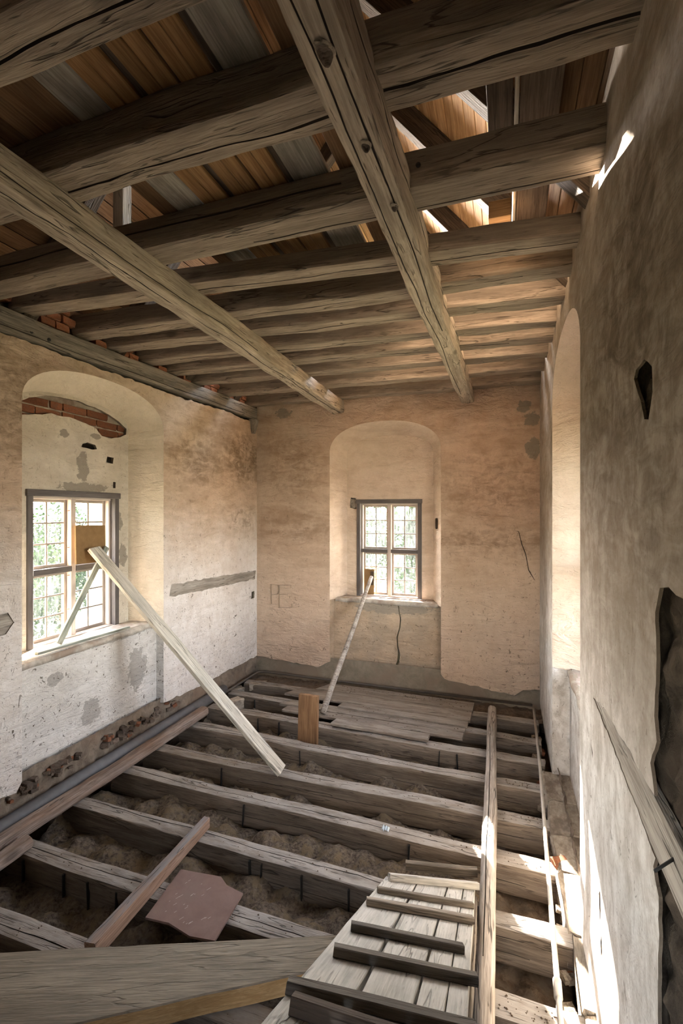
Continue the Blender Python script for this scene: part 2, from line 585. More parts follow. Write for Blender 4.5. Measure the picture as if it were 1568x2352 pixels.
M['cleat'] = wood('ramp cleat', (0.14, 0.115, 0.09), (0.30, 0.25, 0.20), crack=0.5, knots=0.2, vary=0.2)
M['cleat_dark'] = wood('dark ramp cleat', (0.085, 0.072, 0.06), (0.17, 0.145, 0.12), crack=0.4, knots=0.1, vary=0.1)
M['white'] = wood('pale brace', (0.42, 0.385, 0.32), (0.68, 0.63, 0.54), crack=0.6, knots=0.2, vary=0.02)
M['green'] = wood('greenish lath', (0.20, 0.22, 0.185), (0.42, 0.43, 0.37), crack=0.5, knots=0.1, vary=0.1)
M['pine'] = wood('orange pine', (0.20, 0.105, 0.043), (0.34, 0.195, 0.087), crack=0.15, knots=1.0, bump=0.3, vary=0.22, grain=0.8)
M['roof_pine'] = wood('pale roof pine', (0.36, 0.205, 0.095), (0.60, 0.385, 0.205), crack=0.15, knots=0.9, bump=0.3, vary=0.18, grain=0.8)
M['pine_dark'] = wood('brown pine', (0.13, 0.070, 0.036), (0.24, 0.145, 0.080), crack=0.2, knots=0.9, bump=0.3, vary=0.15)
M['grey_board'] = wood('grey board', (0.25, 0.225, 0.185), (0.44, 0.40, 0.335), crack=0.25, knots=0.1, dust=0.7, dust_col=(0.15, 0.125, 0.10), bump=0.4)
M['dark_board'] = wood('dark board', (0.07, 0.05, 0.037), (0.14, 0.105, 0.08), crack=0.3, knots=0.4)
M['rafter'] = wood('rafter', (0.05, 0.037, 0.027), (0.11, 0.08, 0.058), crack=0.5)
M['grey_log'] = wood('weathered strut', (0.28, 0.26, 0.23), (0.52, 0.49, 0.44), crack=0.7)
M['butter'] = wood('sawn squared timber', (0.20, 0.168, 0.127), (0.32, 0.27, 0.205), crack=0.3, knots=0.8, grain=0.7, vary=0.02)
M['sawn_face'] = wood('sawn face with painted bounce', (0.50, 0.32, 0.145), (0.70, 0.49, 0.26), crack=0.15, knots=0.9, grain=0.6, vary=0.0)  # fresh wood colour, raised to paint in the warm bounced light
M['redwood'] = wood('reddish stick', (0.21, 0.125, 0.085), (0.38, 0.245, 0.175), crack=0.5, dust=0.2, dust_col=(0.22, 0.20, 0.19), vary=0.02, settle=0.9, settle_col=(0.215, 0.205, 0.205))
M['brown_block'] = wood('brown upright', (0.20, 0.105, 0.050), (0.34, 0.19, 0.095), crack=0.2, knots=0.4, vary=0.02)
M['pole'] = wood('bark-stripped pole', (0.28, 0.235, 0.20), (0.54, 0.48, 0.42), crack=0.8, grain=0.7, vary=0.02)
M['rail'] = wood('worn rail', (0.20, 0.145, 0.115), (0.40, 0.32, 0.275), crack=0.6, dust=0.5, dust_col=(0.22, 0.12, 0.07), vary=0.05)
M['lath'] = wood('embedded timber', (0.24, 0.205, 0.17), (0.44, 0.39, 0.335), crack=0.8, vary=0.02)
M['frame'] = wood('painted frame', (0.11, 0.095, 0.09), (0.155, 0.137, 0.13), crack=0.15, knots=0.0, bump=0.25, vary=0.0)
M['jamb'] = wood('pale inner jamb', (0.47, 0.39, 0.34), (0.60, 0.52, 0.46), crack=0.2, knots=0.1, bump=0.2, vary=0.0)
M['sash'] = wood('sash', (0.30, 0.255, 0.22), (0.42, 0.365, 0.32), crack=0.15, knots=0.0, bump=0.2, vary=0.0)
M['bar'] = plain('glazing bar', (0.26, 0.215, 0.18), 0.6)
M['iron'] = plain('dark iron', (0.025, 0.025, 0.024), 0.55, 0.4)
M['rust'] = plain('rusty hook', (0.42, 0.16, 0.07), 0.7, 0.2)
M['pipe_grey'] = plain('grey pipe paint', (0.15, 0.148, 0.155), 0.7)
M['pipe_pale'] = plain('pale pipe', (0.52, 0.48, 0.43), 0.5)
M['pipe_dark'] = plain('dark pipe', (0.085, 0.065, 0.05), 0.6)
M['card'] = rough_mat('brown card', (0.21, 0.125, 0.055), (0.26, 0.16, 0.075), None, 14, 0.15)
M['card_dark'] = rough_mat('dark scorched card', (0.05, 0.035, 0.025), (0.10, 0.075, 0.05), None, 14, 0.3)
M['hardboard'] = rough_mat('reddish hardboard', (0.205, 0.135, 0.115), (0.25, 0.17, 0.148), (0.23, 0.165, 0.14), 7, 0.15)
M['scratch'] = plain('pale scratch', (0.62, 0.55, 0.50), 0.9)
M['wool'] = rough_mat('mineral wool', (0.065, 0.05, 0.04), (0.26, 0.215, 0.172), (0.215, 0.168, 0.112), 38, 1.0, 0.12, 0.02)
M['dirt'] = rough_mat('dirt', (0.085, 0.058, 0.040), (0.20, 0.15, 0.11), (0.15, 0.12, 0.095), 22, 1.0, 0, 0.015)
M['masonry'] = rough_mat('bare masonry', (0.14, 0.105, 0.080), (0.27, 0.215, 0.165), (0.21, 0.15, 0.11), 8, 1.0, 0, 0.02)
M['dark_masonry'] = rough_mat('dark masonry', (0.075, 0.055, 0.04), (0.20, 0.155, 0.115), (0.13, 0.095, 0.07), 7, 1.0, 0, 0.03)
M['broken_wall'] = rough_mat('sooty broken masonry', (0.035, 0.026, 0.019), (0.115, 0.088, 0.065), (0.065, 0.048, 0.035), 11, 1.0, 0, 0.03)
M['cement'] = rough_mat('cement band', (0.20, 0.165, 0.12), (0.30, 0.25, 0.19), (0.25, 0.19, 0.14), 8, 0.5, 0, 0.012)
M['mortar'] = rough_mat('mortar', (0.34, 0.285, 0.225), (0.48, 0.42, 0.34), (0.25, 0.18, 0.14), 14, 0.9, 0, 0.012)
M['brick'] = rough_mat('red brick', (0.17, 0.068, 0.038), (0.33, 0.135, 0.072), (0.22, 0.11, 0.07), 16, 0.6, 0.3, 0.008)
M['stone'] = rough_mat('rubble stone', (0.30, 0.255, 0.205), (0.50, 0.44, 0.37), (0.22, 0.18, 0.145), 7, 0.8, 0.2, 0.02)
M['rubble'] = rough_mat('crumbled mortar', (0.13, 0.10, 0.08), (0.28, 0.22, 0.175), (0.16, 0.11, 0.085), 12, 0.8, 0.3, 0.015)
M['sill'] = rough_mat('mortar sill', (0.36, 0.31, 0.26), (0.58, 0.53, 0.46), (0.33, 0.255, 0.205), 12, 0.8, 0, 0.012)
M['paper'] = plain('blue scrap', (0.62, 0.72, 0.80), 0.6)
M['grass'] = rough_mat('meadow grass', (0.17, 0.16, 0.085), (0.27, 0.25, 0.15), None, 2, 0.5)
M['bark'] = rough_mat('bark', (0.08, 0.06, 0.04), (0.16, 0.12, 0.09), None, 9, 0.8)
M['exterior'] = rough_mat('outer render', (0.50, 0.45, 0.37), (0.58, 0.53, 0.45), None, 3, 0.3)
M['sooty'] = rough_mat('attic masonry', (0.11, 0.085, 0.062), (0.19, 0.15, 0.11), None, 5, 0.6)

# plaster: spots are (coordinate along wall, height rel. to eye, radius along, radius up)
SPOT_BACK = [(-2.95, 1.38, 0.13, 0.07), (0.21, 1.25, 0.08, 0.08), (0.30, 1.10, 0.10, 0.09), (0.31, 0.75, 0.085, 0.13)]
SPOT_LEFT_N = [(3.35, 0.42, 0.07, 0.14), (3.78, -0.1, 0.05, 0.10), (3.83, -0.45, 0.06, 0.12), (3.35, 0.225, 0.30, 0.05), (3.15, 0.70, 0.05, 0.04), (3.5, 0.72, 0.06, 0.03)]
SPOT_LEFT_P = [(3.45, -1.16, 0.55, 0.05), (3.75, -1.55, 0.13, 0.22), (3.2, -1.75, 0.10, 0.12), (2.85, -1.35, 0.08, 0.05)]
SPOT_BACK_P = [(-1.4, -1.28, 0.55, 0.07)]
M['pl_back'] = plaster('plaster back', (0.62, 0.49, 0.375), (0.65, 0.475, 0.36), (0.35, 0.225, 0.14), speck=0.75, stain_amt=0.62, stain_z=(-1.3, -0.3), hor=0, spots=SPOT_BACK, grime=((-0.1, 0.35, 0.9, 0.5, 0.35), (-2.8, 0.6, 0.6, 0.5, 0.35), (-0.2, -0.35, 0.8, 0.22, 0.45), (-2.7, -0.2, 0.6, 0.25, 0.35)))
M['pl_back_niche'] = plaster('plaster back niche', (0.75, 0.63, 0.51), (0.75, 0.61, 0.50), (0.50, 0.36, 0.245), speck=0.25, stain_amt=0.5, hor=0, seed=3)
M['pl_back_panel'] = plaster('plaster panel', (0.55, 0.425, 0.305), (0.56, 0.41, 0.29), (0.33, 0.235, 0.15), speck=0.8, stain_amt=0.5, hor=0, spots=SPOT_BACK_P, seed=5, dirt=0.45, spot_col=(0.30, 0.255, 0.205))
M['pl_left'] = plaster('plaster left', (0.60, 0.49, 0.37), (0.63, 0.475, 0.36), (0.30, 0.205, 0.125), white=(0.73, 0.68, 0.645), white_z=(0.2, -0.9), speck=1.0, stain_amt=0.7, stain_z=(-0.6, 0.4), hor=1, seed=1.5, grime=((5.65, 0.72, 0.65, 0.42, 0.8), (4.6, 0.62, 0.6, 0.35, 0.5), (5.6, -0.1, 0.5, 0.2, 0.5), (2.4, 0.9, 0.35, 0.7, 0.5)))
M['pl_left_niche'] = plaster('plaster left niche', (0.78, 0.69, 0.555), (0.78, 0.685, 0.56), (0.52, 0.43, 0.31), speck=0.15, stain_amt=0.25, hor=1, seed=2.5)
M['pl_left_back'] = plaster('plaster left recess', (0.70, 0.635, 0.53), (0.68, 0.61, 0.50), (0.42, 0.35, 0.26), speck=0.9, stain_amt=0.45, hor=1, spots=SPOT_LEFT_N, seed=4.5, dirt=0.2)
M['pl_left_panel'] = plaster('plaster left panel', (0.72, 0.685, 0.655), (0.69, 0.645, 0.60), (0.42, 0.375, 0.325), speck=1.0, stain_amt=0.4, hor=1, spots=SPOT_LEFT_P, seed=6.5, dirt=0.35, spot_col=(0.33, 0.30, 0.27))
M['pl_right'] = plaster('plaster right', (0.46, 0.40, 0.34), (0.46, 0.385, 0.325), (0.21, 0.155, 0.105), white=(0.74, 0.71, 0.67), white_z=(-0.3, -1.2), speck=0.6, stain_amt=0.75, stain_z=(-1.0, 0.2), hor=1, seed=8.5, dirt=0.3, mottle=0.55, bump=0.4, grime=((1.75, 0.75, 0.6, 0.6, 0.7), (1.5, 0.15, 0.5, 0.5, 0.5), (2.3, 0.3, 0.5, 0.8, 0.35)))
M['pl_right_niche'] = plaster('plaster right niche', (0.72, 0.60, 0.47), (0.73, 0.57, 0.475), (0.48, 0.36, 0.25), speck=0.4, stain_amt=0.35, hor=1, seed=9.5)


def glass_mat():
    m = bpy.data.materials.new('dusty old glass')
    m.use_nodes = True
    nt = m.node_tree
    nt.nodes.clear()
    out = nt.nodes.new('ShaderNodeOutputMaterial')
    tr = nd(nt, 'ShaderNodeBsdfTransparent', None, Color=(0.96, 0.95, 0.95, 1))
    tl = nd(nt, 'ShaderNodeBsdfTranslucent', None, Color=(0.10, 0.11, 0.11, 1))
    gl = nd(nt, 'ShaderNodeBsdfGlossy', None, Color=(1, 1, 1, 1), Roughness=0.05)
    n1 = tex(nt, coords(nt, (7, 7, 1.6)), 1.0, 4, 0.6, 0.5)
    oi = nt.nodes.new('ShaderNodeObjectInfo')
    d = mth(nt, 'MULTIPLY', ramp(nt, n1, 0.35, 0.75, 0.05, 0.30), ramp(nt, oi.outputs['Random'], 0, 1, 0.35, 1.25))
    a = nt.nodes.new('ShaderNodeMixShader')
    nt.links.new(d, a.inputs[0])
    nt.links.new(tr.outputs[0], a.inputs[1])
    nt.links.new(tl.outputs[0], a.inputs[2])
    b = nt.nodes.new('ShaderNodeMixShader')
    b.inputs[0].default_value = 0.05
    nt.links.new(a.outputs[0], b.inputs[1])
    nt.links.new(gl.outputs[0], b.inputs[2])
    nt.links.new(b.outputs[0], out.inputs['Surface'])
    return m


def leaf_mat():
    m = bpy.data.materials.new('leaves')
    m.use_nodes = True
    nt = m.node_tree
    nt.nodes.clear()
    out = nt.nodes.new('ShaderNodeOutputMaterial')
    n1 = tex(nt, coords(nt, (1.5, 1.5, 1.5), None, False), 1.0, 3, 0.6)
    col = mixc(nt, ramp(nt, n1, 0.35, 0.65), (0.005, 0.011, 0.0035), (0.012, 0.022, 0.007))
    df = nd(nt, 'ShaderNodeBsdfDiffuse', None, Color=col)
    tl = nd(nt, 'ShaderNodeBsdfTranslucent', None, Color=col)
    a = nt.nodes.new('ShaderNodeMixShader')
    a.inputs[0].default_value = 0.5
    nt.links.new(df.outputs[0], a.inputs[1])
    nt.links.new(tl.outputs[0], a.inputs[2])
    nt.links.new(a.outputs[0], out.inputs['Surface'])
    return m


M['glass'] = glass_mat()
M['leaf'] = leaf_mat()


# ------------------------------------------------------------------ helpers: walls
def in_poly(p, poly):
    x, y = p
    c = False
    j = len(poly) - 1
    for i in range(len(poly)):
        xi, yi = poly[i]
        xj, yj = poly[j]
        if (yi > y) != (yj > y) and x < (xj - xi) * (y - yi) / (yj - yi) + xi:
            c = not c
        j = i
    return c


def seg_dist(p, a, b):
    ax, ay = a
    bx, by = b
    dx, dy = bx - ax, by - ay
    L = dx * dx + dy * dy
    t = 0 if L == 0 else max(0, min(1, ((p[0] - ax) * dx + (p[1] - ay) * dy) / L))
    return math.hypot(p[0] - ax - t * dx, p[1] - ay - t * dy)


def ragged(pts, amp=0.012, step=0.04, seed=1.0, closed=True):
    """Break a polygon's edges into short uneven steps (a broken plaster edge)."""
    out = []
    n = len(pts)
    for i in range(n if closed else n - 1):
        a, b = pts[i], pts[(i + 1) % n]
        L = math.hypot(b[0] - a[0], b[1] - a[1])
        k = max(1, int(L / step))
        for j in range(k):
            t = j / k
            x, y = a[0] + (b[0] - a[0]) * t, a[1] + (b[1] - a[1]) * t
            nx = noise.noise(Vector((x * 11 + seed, y * 11, seed))) + 0.5 * noise.noise(Vector((x * 31, y * 31, seed)))
            ny = noise.noise(Vector((x * 11, y * 11 + seed, seed + 5))) + 0.5 * noise.noise(Vector((x * 31, y * 31, seed + 9)))
            out.append((x + amp * nx, y + amp * ny))
    if not closed:
        out.append(pts[-1])
    return out


def sheet(name, outer, holes, to3d, mat, parent, depth=0.02, grid=0.16, amp=0.006, skirts=True, seed=0.0, edge_mat='cement'):
    """A coat of plaster: polygon with holes, gently uneven, its broken edges given thickness.
    to3d(u, v, d): d is the distance behind the face."""
    loops = [outer] + list(holes)
    vs, es = [], []
    for lp in loops:
        b = len(vs)
        vs += [Vector(p) for p in lp]
        es += [(b + i, b + (i + 1) % len(lp)) for i in range(len(lp))]
    nb = len(vs)
    u0, u1 = min(p[0] for p in outer), max(p[0] for p in outer)
    v0, v1 = min(p[1] for p in outer), max(p[1] for p in outer)
    if grid:
        i = u0 + grid / 2
        row = 0
        while i < u1:
            j = v0 + (grid / 2 if row % 2 else grid)
            while j < v1:
                p = (i + R.uniform(-.02, .02), j + R.uniform(-.02, .02))
                if in_poly(p, outer) and not any(in_poly(p, h) for h in holes):
                    if min(seg_dist(p, lp[k], lp[(k + 1) % len(lp)]) for lp in loops for k in range(len(lp))) > grid * 0.35:
                        vs.append(Vector(p))
                j += grid
            i += grid
            row += 1
    ov, oe, of, a_, b_, c_ = delaunay_2d_cdt(vs, es, [], 0, 1e-5)
    faces = []
    for f in of:
        c = (sum(ov[i][0] for i in f) / len(f), sum(ov[i][1] for i in f) / len(f))
        if in_poly(c, outer) and not any(in_poly(c, h) for h in holes):
            faces.append(tuple(f))
    edge = set()
    for i, lst in enumerate(a_):
        if any(k < nb for k in lst):
            edge.add(i)
    verts = []
    for i, p in enumerate(ov):
        d = 0.0 if i in edge else amp * noise.noise(Vector((p[0] * 1.9 + seed, p[1] * 1.9, seed))) * 1.6
        verts.append(to3d(p[0], p[1], d))
    nf = len(faces)
    if skirts and depth:
        for lp in loops:
            b = len(verts)
            for p in lp:
                verts.append(to3d(p[0], p[1], 0))
            for p in lp:
                verts.append(to3d(p[0], p[1], depth))
            n = len(lp)
            for i in range(n):
                j = (i + 1) % n
                faces.append((b + i, b + j, b + n + j, b + n + i))
    me = make_mesh(name, verts, faces, [mat, M[edge_mat]])
    me.polygons.foreach_set('use_smooth', [i < nf for i in range(len(me.polygons))])
    me.polygons.foreach_set('material_index', [0 if i < nf else 1 for i in range(len(me.polygons))])
    return link(name, me, Matrix.Identity(4), parent)


def rough_sheet(name, u0, u1, v0, v1, to3d, mat, parent, step=0.03, amp=0.02, freq=9.0, seed=0.0):
    nu, nv = max(2, int((u1 - u0) / step)), max(2, int((v1 - v0) / step))
    verts, faces = [], []
    for i in range(nu + 1):
        for j in range(nv + 1):
            u, v = u0 + (u1 - u0) * i / nu, v0 + (v1 - v0) * j / nv
            q = Vector((u * freq + seed, v * freq, seed))
            d = amp * (noise.noise(q) + 0.5 * noise.noise(q * 2.3) + 0.25 * noise.noise(q * 5))
            verts.append(to3d(u, v, d))
    for i in range(nu):
        for j in range(nv):
            a = i * (nv + 1) + j
            faces.append((a, a + 1, a + nv + 2, a + nv + 1))
    return mesh_obj(name, verts, faces, mat, parent, True)


def arch_outline(c, half, z0, spring, apex, n=26, nj=10, sq=2.25):
    """From bottom left up over the basket arch to bottom right, in wall coordinates."""
    pts = [(c - half, z0 + (spring - z0) * i / nj) for i in range(nj)]
    for i in range(n + 1):
        t = math.pi - math.pi * i / n
        cs, sn = math.cos(t), math.sin(t)
        pts.append((c + half * math.copysign(abs(cs) ** (2 / sq), cs), spring + (apex - spring) * abs(sn) ** (2 / sq)))
    pts += [(c + half, spring + (z0 - spring) * (i + 1) / nj) for i in range(nj)]
    return pts


def loft(name, a, b, da, db, to3d, mat, parent, steps=5, curve=0.0):
    verts, faces = [], []
    n = len(a)
    for s in range(steps + 1):
        f = s / steps
        g = f + curve * math.sin(math.pi * f)
        for p, q in zip(a, b):
            verts.append(to3d(p[0] + (q[0] - p[0]) * g, p[1] + (q[1] - p[1]) * g, da + (db - da) * f))
    for s in range(steps):
        for i in range(n - 1):
            k = s * n + i
            faces.append((k, k + 1, k + n + 1, k + n))
    return mesh_obj(name, verts, faces, mat, parent, True)


XL, YB, XR = -3.36, 6.0, 0.385


def L3(u, v, d=0.0):
    return Vector((XL - d, u, v + EYE))


def B3(u, v, d=0.0):
    return Vector((u, YB + d, v + EYE))


def R3(u, v, d=0.0):
    return Vector((XR + d, u, v + EYE))


def F3(u, v, d=0.0):
    return Vector((u, -0.30 - d, v + EYE))


def rect(u0, u1, v0, v1):
    return [(u0, v0), (u1, v0), (u1, v1), (u0, v1)]


def niche(wall, to3d, c, half, sill, spring, apex, bottom, d, e, splay, win, mats, holes_back=(), crack=(), sill_front=0.03):
    """Splayed window recess; win = (u0, u1, v0, v1) of the window hole; e = depth of the panel under the sill."""
    m_rev, m_back, m_panel = mats
    outer = arch_outline(c, half, sill - 0.02, spring, apex)
    inner = arch_outline(c, half - splay, sill - 0.02, spring + 0.0, apex - splay)
    loft('niche_reveal', outer, inner, 0.0, d, to3d, m_rev, wall, 6, 0.06)
    sheet('niche_back', inner, [rect(*win)] + list(holes_back), lambda u, v, q=0: to3d(u, v, d + q), m_back, wall, 0.03, 0.14, 0.008)
    # panel under the sill
    sheet('niche_panel', rect(c - half + 0.02, c + half - 0.02, bottom, sill), list(crack), lambda u, v, q=0: to3d(u, v, e + q), m_panel, wall, 0.03, 0.14, 0.008)
    for s in (-1, 1):
        loft('niche_cheek', [(c + s * half, bottom), (c + s * half, sill)], [(c + s * (half - 0.02), bottom), (c + s * (half - 0.02), sill)], 0, e + 0.01, to3d, m_panel, wall, 2)
    # sill: uneven mortar bed from panel face to beyond the window
    verts, faces = [], []
    nu, nv = 26, 8
    for i in range(nu + 1):
        for j in range(nv + 1):
            fu, fv = i / nu, j / nv
            dd = e - sill_front + (d + 0.12 - e + sill_front) * fv
            hw = half - 0.02 - min(1.0, max(0.0, dd / d)) * (splay - 0.03)
            u = c - hw + 2 * hw * fu
            z = sill + 0.012 * noise.noise(Vector((u * 9, dd * 11, c))) - (0.012 if j == 0 else 0)
            if j == 0:
                dd += 0.012 * noise.noise(Vector((u * 8, 1.0, c)))
            verts.append(to3d(u, z, dd))
    for i in range(nu):
        for j in range(nv):
            a = i * (nv + 1) + j
            faces.append((a, a + 1, a + nv + 2, a + nv + 1))
    b = len(verts)
    for i in range(nu + 1):
        p = verts[i * (nv + 1)]
        verts.append(p + Vector((0, 0, -0.045)))
        q = to3d(c - half + 0.03 + (2 * half - 0.06) * i / nu, sill - 0.05, e + 0.005)
        verts.append(q)
    for i in range(nu):
        a0, a1 = i * (nv + 1), (i + 1) * (nv + 1)
        faces.append((a0, a1, b + 2 * i + 2, b + 2 * i))
        faces.append((b + 2 * i, b + 2 * i + 2, b + 2 * i + 3, b + 2 * i + 1))
    mesh_obj('sill', verts, faces, M['sill'], wall, True)
    # outer reveal and outer face hole edge
    w0, w1, v0, v1 = win
    loft('outer_reveal', [(w0, v0), (w0, v1), (w1, v1), (w1, v0), (w0, v0)], [(w0 - .03, v0 - .05), (w0 - .03, v1 + .0), (w1 + .03, v1 + .0), (w1 + .03, v0 - .05), (w0 - .03, v0 - .05)], d + 0.01, 0.75, to3d, M['exterior'], wall, 1)


# ------------------------------------------------------------------ windows
def strip(name, a, b, w, t, mat, parent, base):
    """Straight square bar in window-local coordinates (x across, y outward, z up)."""
    A, Bv = base @ Vector(a), base @ Vector(b)
    x = (Bv - A).normalized()
    yl = (base.to_3x3() @ Vector((0, 1, 0))).normalized()
    z = x.cross(yl).normalized()
    m = Matrix((x, yl, z)).transposed().to_4x4()
    L = (Bv - A).length
    v, f = board_geo(L, t, w, R.random() * 30, step=0.4, amp=0.0008, ch=min(0.003, w * 0.2))
    return mesh_obj(name, v, f, mat, parent, False, Matrix.Translation(A) @ m)


def pane_mesh():
    v = [(-.5, -.0015, -.5), (.5, -.0015, -.5), (.5, -.0015, .5), (-.5, -.0015, .5)]
    me = bpy.data.meshes.new('pane')
    me.from_pydata(v, [], [(0, 1, 2, 3)])
    me.materials.append(M['glass'])
    return me


PANE = pane_mesh()


def window(name, loc, rz, w, h, split, label, depth_in=0.0):
    """Origin at the centre of the frame's bottom edge, local y pointing outdoors."""
    root = empty(name, loc, rz)
    struct(root, label, 'window')
    base = mat_of(root)
    fw = 0.05
    for s in (-1, 1):
        strip('frame_post', (s * (w / 2 - fw / 2), 0.0, 0), (s * (w / 2 - fw / 2), 0.0, h), fw, 0.07, M['frame'], root, base)
        strip('inner_jamb', (s * (w / 2 - fw - 0.012), 0.075, 0), (s * (w / 2 - fw - 0.012), 0.075, h - fw), 0.024, 0.10, M['jamb'], root, base)
    strip('frame_head', (-w / 2 - 0.01, -0.004, h - fw / 2), (w / 2 + 0.01, -0.004, h - fw / 2), fw + 0.006, 0.08, M['frame'], root, base)
    strip('head_lining', (-w / 2 + fw, 0.075, h - fw - 0.012), (w / 2 - fw, 0.075, h - fw - 0.012), 0.024, 0.10, M['jamb'], root, base)
    strip('frame_sill', (-w / 2 + fw, 0.05, 0.012), (w / 2 - fw, 0.05, 0.012), 0.03, 0.12, M['jamb'], root, base)
    strip('mullion', (0, 0.065, 0.0), (0, 0.065, h - fw), 0.05, 0.085, M['jamb'], root, base)
    zs = split
    for s in (-1, 1):
        strip('transom', (s * 0.025, 0.05, zs), (s * (w / 2 - fw), 0.05, zs), 0.05, 0.075, M['frame'], root, base)
    for (z0, z1) in ((0.03, zs - 0.025), (zs + 0.025, h - fw - 0.024)):
        for s in (-1, 1):
            x0, x1 = sorted((s * 0.027, s * (w / 2 - fw - 0.024)))
            cz = Matrix.Translation(base @ Vector(((x0 + x1) / 2, 0.095, z0))) @ base.to_3x3().to_4x4()
            cas = link('casement', None, cz, root)
            sw = 0.026
            for xx in (x0 + sw / 2, x1 - sw / 2):
                strip('stile', (xx, 0.095, z0), (xx, 0.095, z1), sw, 0.035, M['sash'], cas, base)
            for zz in (z0 + sw / 2, z1 - sw / 2):
                strip('sash_rail', (x0 + sw, 0.095, zz), (x1 - sw, 0.095, zz), sw, 0.035, M['sash'], cas, base)
            gx0, gx1, gz0, gz1 = x0 + sw, x1 - sw, z0 + sw, z1 - sw
            xm = (gx0 + gx1) / 2
            strip('glazing_bar', (xm, 0.092, gz0), (xm, 0.092, gz1), 0.016, 0.02, M['bar'], cas, base)
            for k in (1, 2):
                zz = gz0 + (gz1 - gz0) * k / 3
                strip('glazing_bar', (gx0, 0.090, zz), (gx1, 0.090, zz), 0.014, 0.018, M['bar'], cas, base)
            for a in range(2):
                for k in range(3):
                    cx = gx0 + (gx1 - gx0) * (a + 0.5) / 2
                    cz2 = gz0 + (gz1 - gz0) * (k + 0.5) / 3
                    mw = Matrix.Translation(base @ Vector((cx, 0.1, cz2))) @ base.to_3x3().to_4x4() @ Matrix.Diagonal(((gx1 - gx0) / 2, 1, (gz1 - gz0) / 3, 1))
                    link('pane', PANE, mw, cas)
    for zz in (h * 0.2, h * 0.43, h * 0.62, h * 0.87):
        strip('window_hook', (-0.045, 0.045, zz), (0.02, 0.02, zz + 0.004), 0.006, 0.006, M['rust'], root, base)
    return root


# ------------------------------------------------------------------ walls
SILL_L, SILL_B, SILL_R = -1.13, -1.17, -1.32
W_LEFT = (2.80, 3.77, -1.15, 0.19)
W_BACK = (-1.965, -1.055, -1.18, 0.175)
W_RIGHT = (3.06, 4.26, -1.34, 0.72)  # right window, unseen, enlarged to brighten the far wall

# --- left wall
wall_left = struct(rough_sheet('wall_left', 0.2, 6.02, -2.75, 1.78, lambda u, v, d=0: L3(u, v, 0.035 + d), M['masonry'], None, 0.16, 0.0, 6), 'left plastered wall with an arched window recess', 'wall')
wall_left.data.clear_geometry()
c_l, h_l = 3.28, 0.763
hole_l = arch_outline(c_l, h_l, -1.985, 0.84, 1.18)
low = [(0.25, -2.10), (2.36, -2.02), (2.52, -2.045), (2.52, -1.985), (4.04, -1.985), (4.05, -1.99), (4.75, -2.03), (6.0, -2.055)]
outer_l = ragged(low, 0.022, 0.05, 3.0, False) + ragged([(6.0, 1.29), (5.6, 1.26), (5.3, 1.29), (4.4, 1.255), (3.2, 1.262), (2.3, 1.27), (0.25, 1.27)], 0.022, 0.05, 5.0, False)
# split the sheet round the recess: notch the outline where the recess meets the bottom edge
lath_l = ragged([(4.13, -0.90), (5.0, -0.93), (5.95, -0.955), (5.97, -0.83), (5.0, -0.80), (4.16, -0.765)], 0.018, 0.05, 2.0)
lath_l2 = ragged([(2.0, -0.865), (2.40, -0.87), (2.46, -0.80), (2.42, -0.72), (2.0, -0.73)], 0.018, 0.05, 6.0)
pock_l = [ragged([(5.84, -1.22), (5.93, -1.22), (5.92, -1.12), (5.85, -1.12)], 0.012, 0.03, 4.0)]


def split_sheet(name, outer, hole, c, holes, to3d, mat, parent, v_bot, v_top, **kw):
    """Two halves of a wall coat either side of a recess that is open at the bottom."""
    us = [p[0] for p in outer]
    u0, u1 = min(us), max(us)
    bot = sorted([p for p in outer if p[1] < 0], key=lambda p: p[0])
    top = sorted([p for p in outer if p[1] >= 0], key=lambda p: p[0])
    left_arc = [p for p in hole if p[0] <= c]
    right_arc = [p for p in hole if p[0] >= c]
    apex = max(hole, key=lambda p: p[1])
    la = [p for p in hole[:hole.index(apex)]] + [apex]
    ra = [apex] + [p for p in hole[hole.index(apex) + 1:]]
    lu, ru = la[0][0], ra[-1][0]
    tl = [p for p in top if p[0] < apex[0] - 0.01]
    tr = [p for p in top if p[0] > apex[0] + 0.01]
    tm = (apex[0], (tl[-1][1] + tr[0][1]) / 2)
    pl = [p for p in bot if p[0] < lu - 0.01] + la + [tm] + tl[::-1]
    pr = ra + [p for p in bot if p[0] > ru + 0.01] + tr[::-1] + [tm]
    hl = [h for h in holes if sum(p[0] for p in h) / len(h) < apex[0]]
    hr = [h for h in holes if sum(p[0] for p in h) / len(h) >= apex[0]]
    sheet(name, pl, hl, to3d, mat, parent, **kw)
    sheet(name, pr, hr, to3d, mat, parent, **kw)


split_sheet('plaster_coat', outer_l, hole_l, c_l, [lath_l, lath_l2] + pock_l, L3, M['pl_left'], wall_left, 0, 0, depth=0.03)
brick_hole = ragged([(2.70, 0.77), (2.83, 0.80), (3.03, 0.85), (3.30, 0.84), (3.50, 0.80), (3.56, 0.74), (3.68, 0.725), (3.80, 0.76), (3.87, 0.80), (3.875, 0.86),
                     (3.78, 0.915), (3.65, 0.965), (3.40, 1.005), (3.25, 1.015), (3.02, 1.0), (2.83, 0.94), (2.71, 0.86)], 0.012, 0.04, 1.0)
dark_a = ragged([(3.33, 0.60), (3.45, 0.59), (3.51, 0.605), (3.49, 0.64), (3.40, 0.65), (3.34, 0.63)], 0.006, 0.03, 3.0)
dark_b = ragged([(3.62, 0.49), (3.70, 0.48), (3.71, 0.54), (3.63, 0.545)], 0.005, 0.03, 5.0)
dark_c = ragged([(3.70, 0.24), (3.735, 0.24), (3.735, 0.30), (3.705, 0.30)], 0.004, 0.03, 7.0)
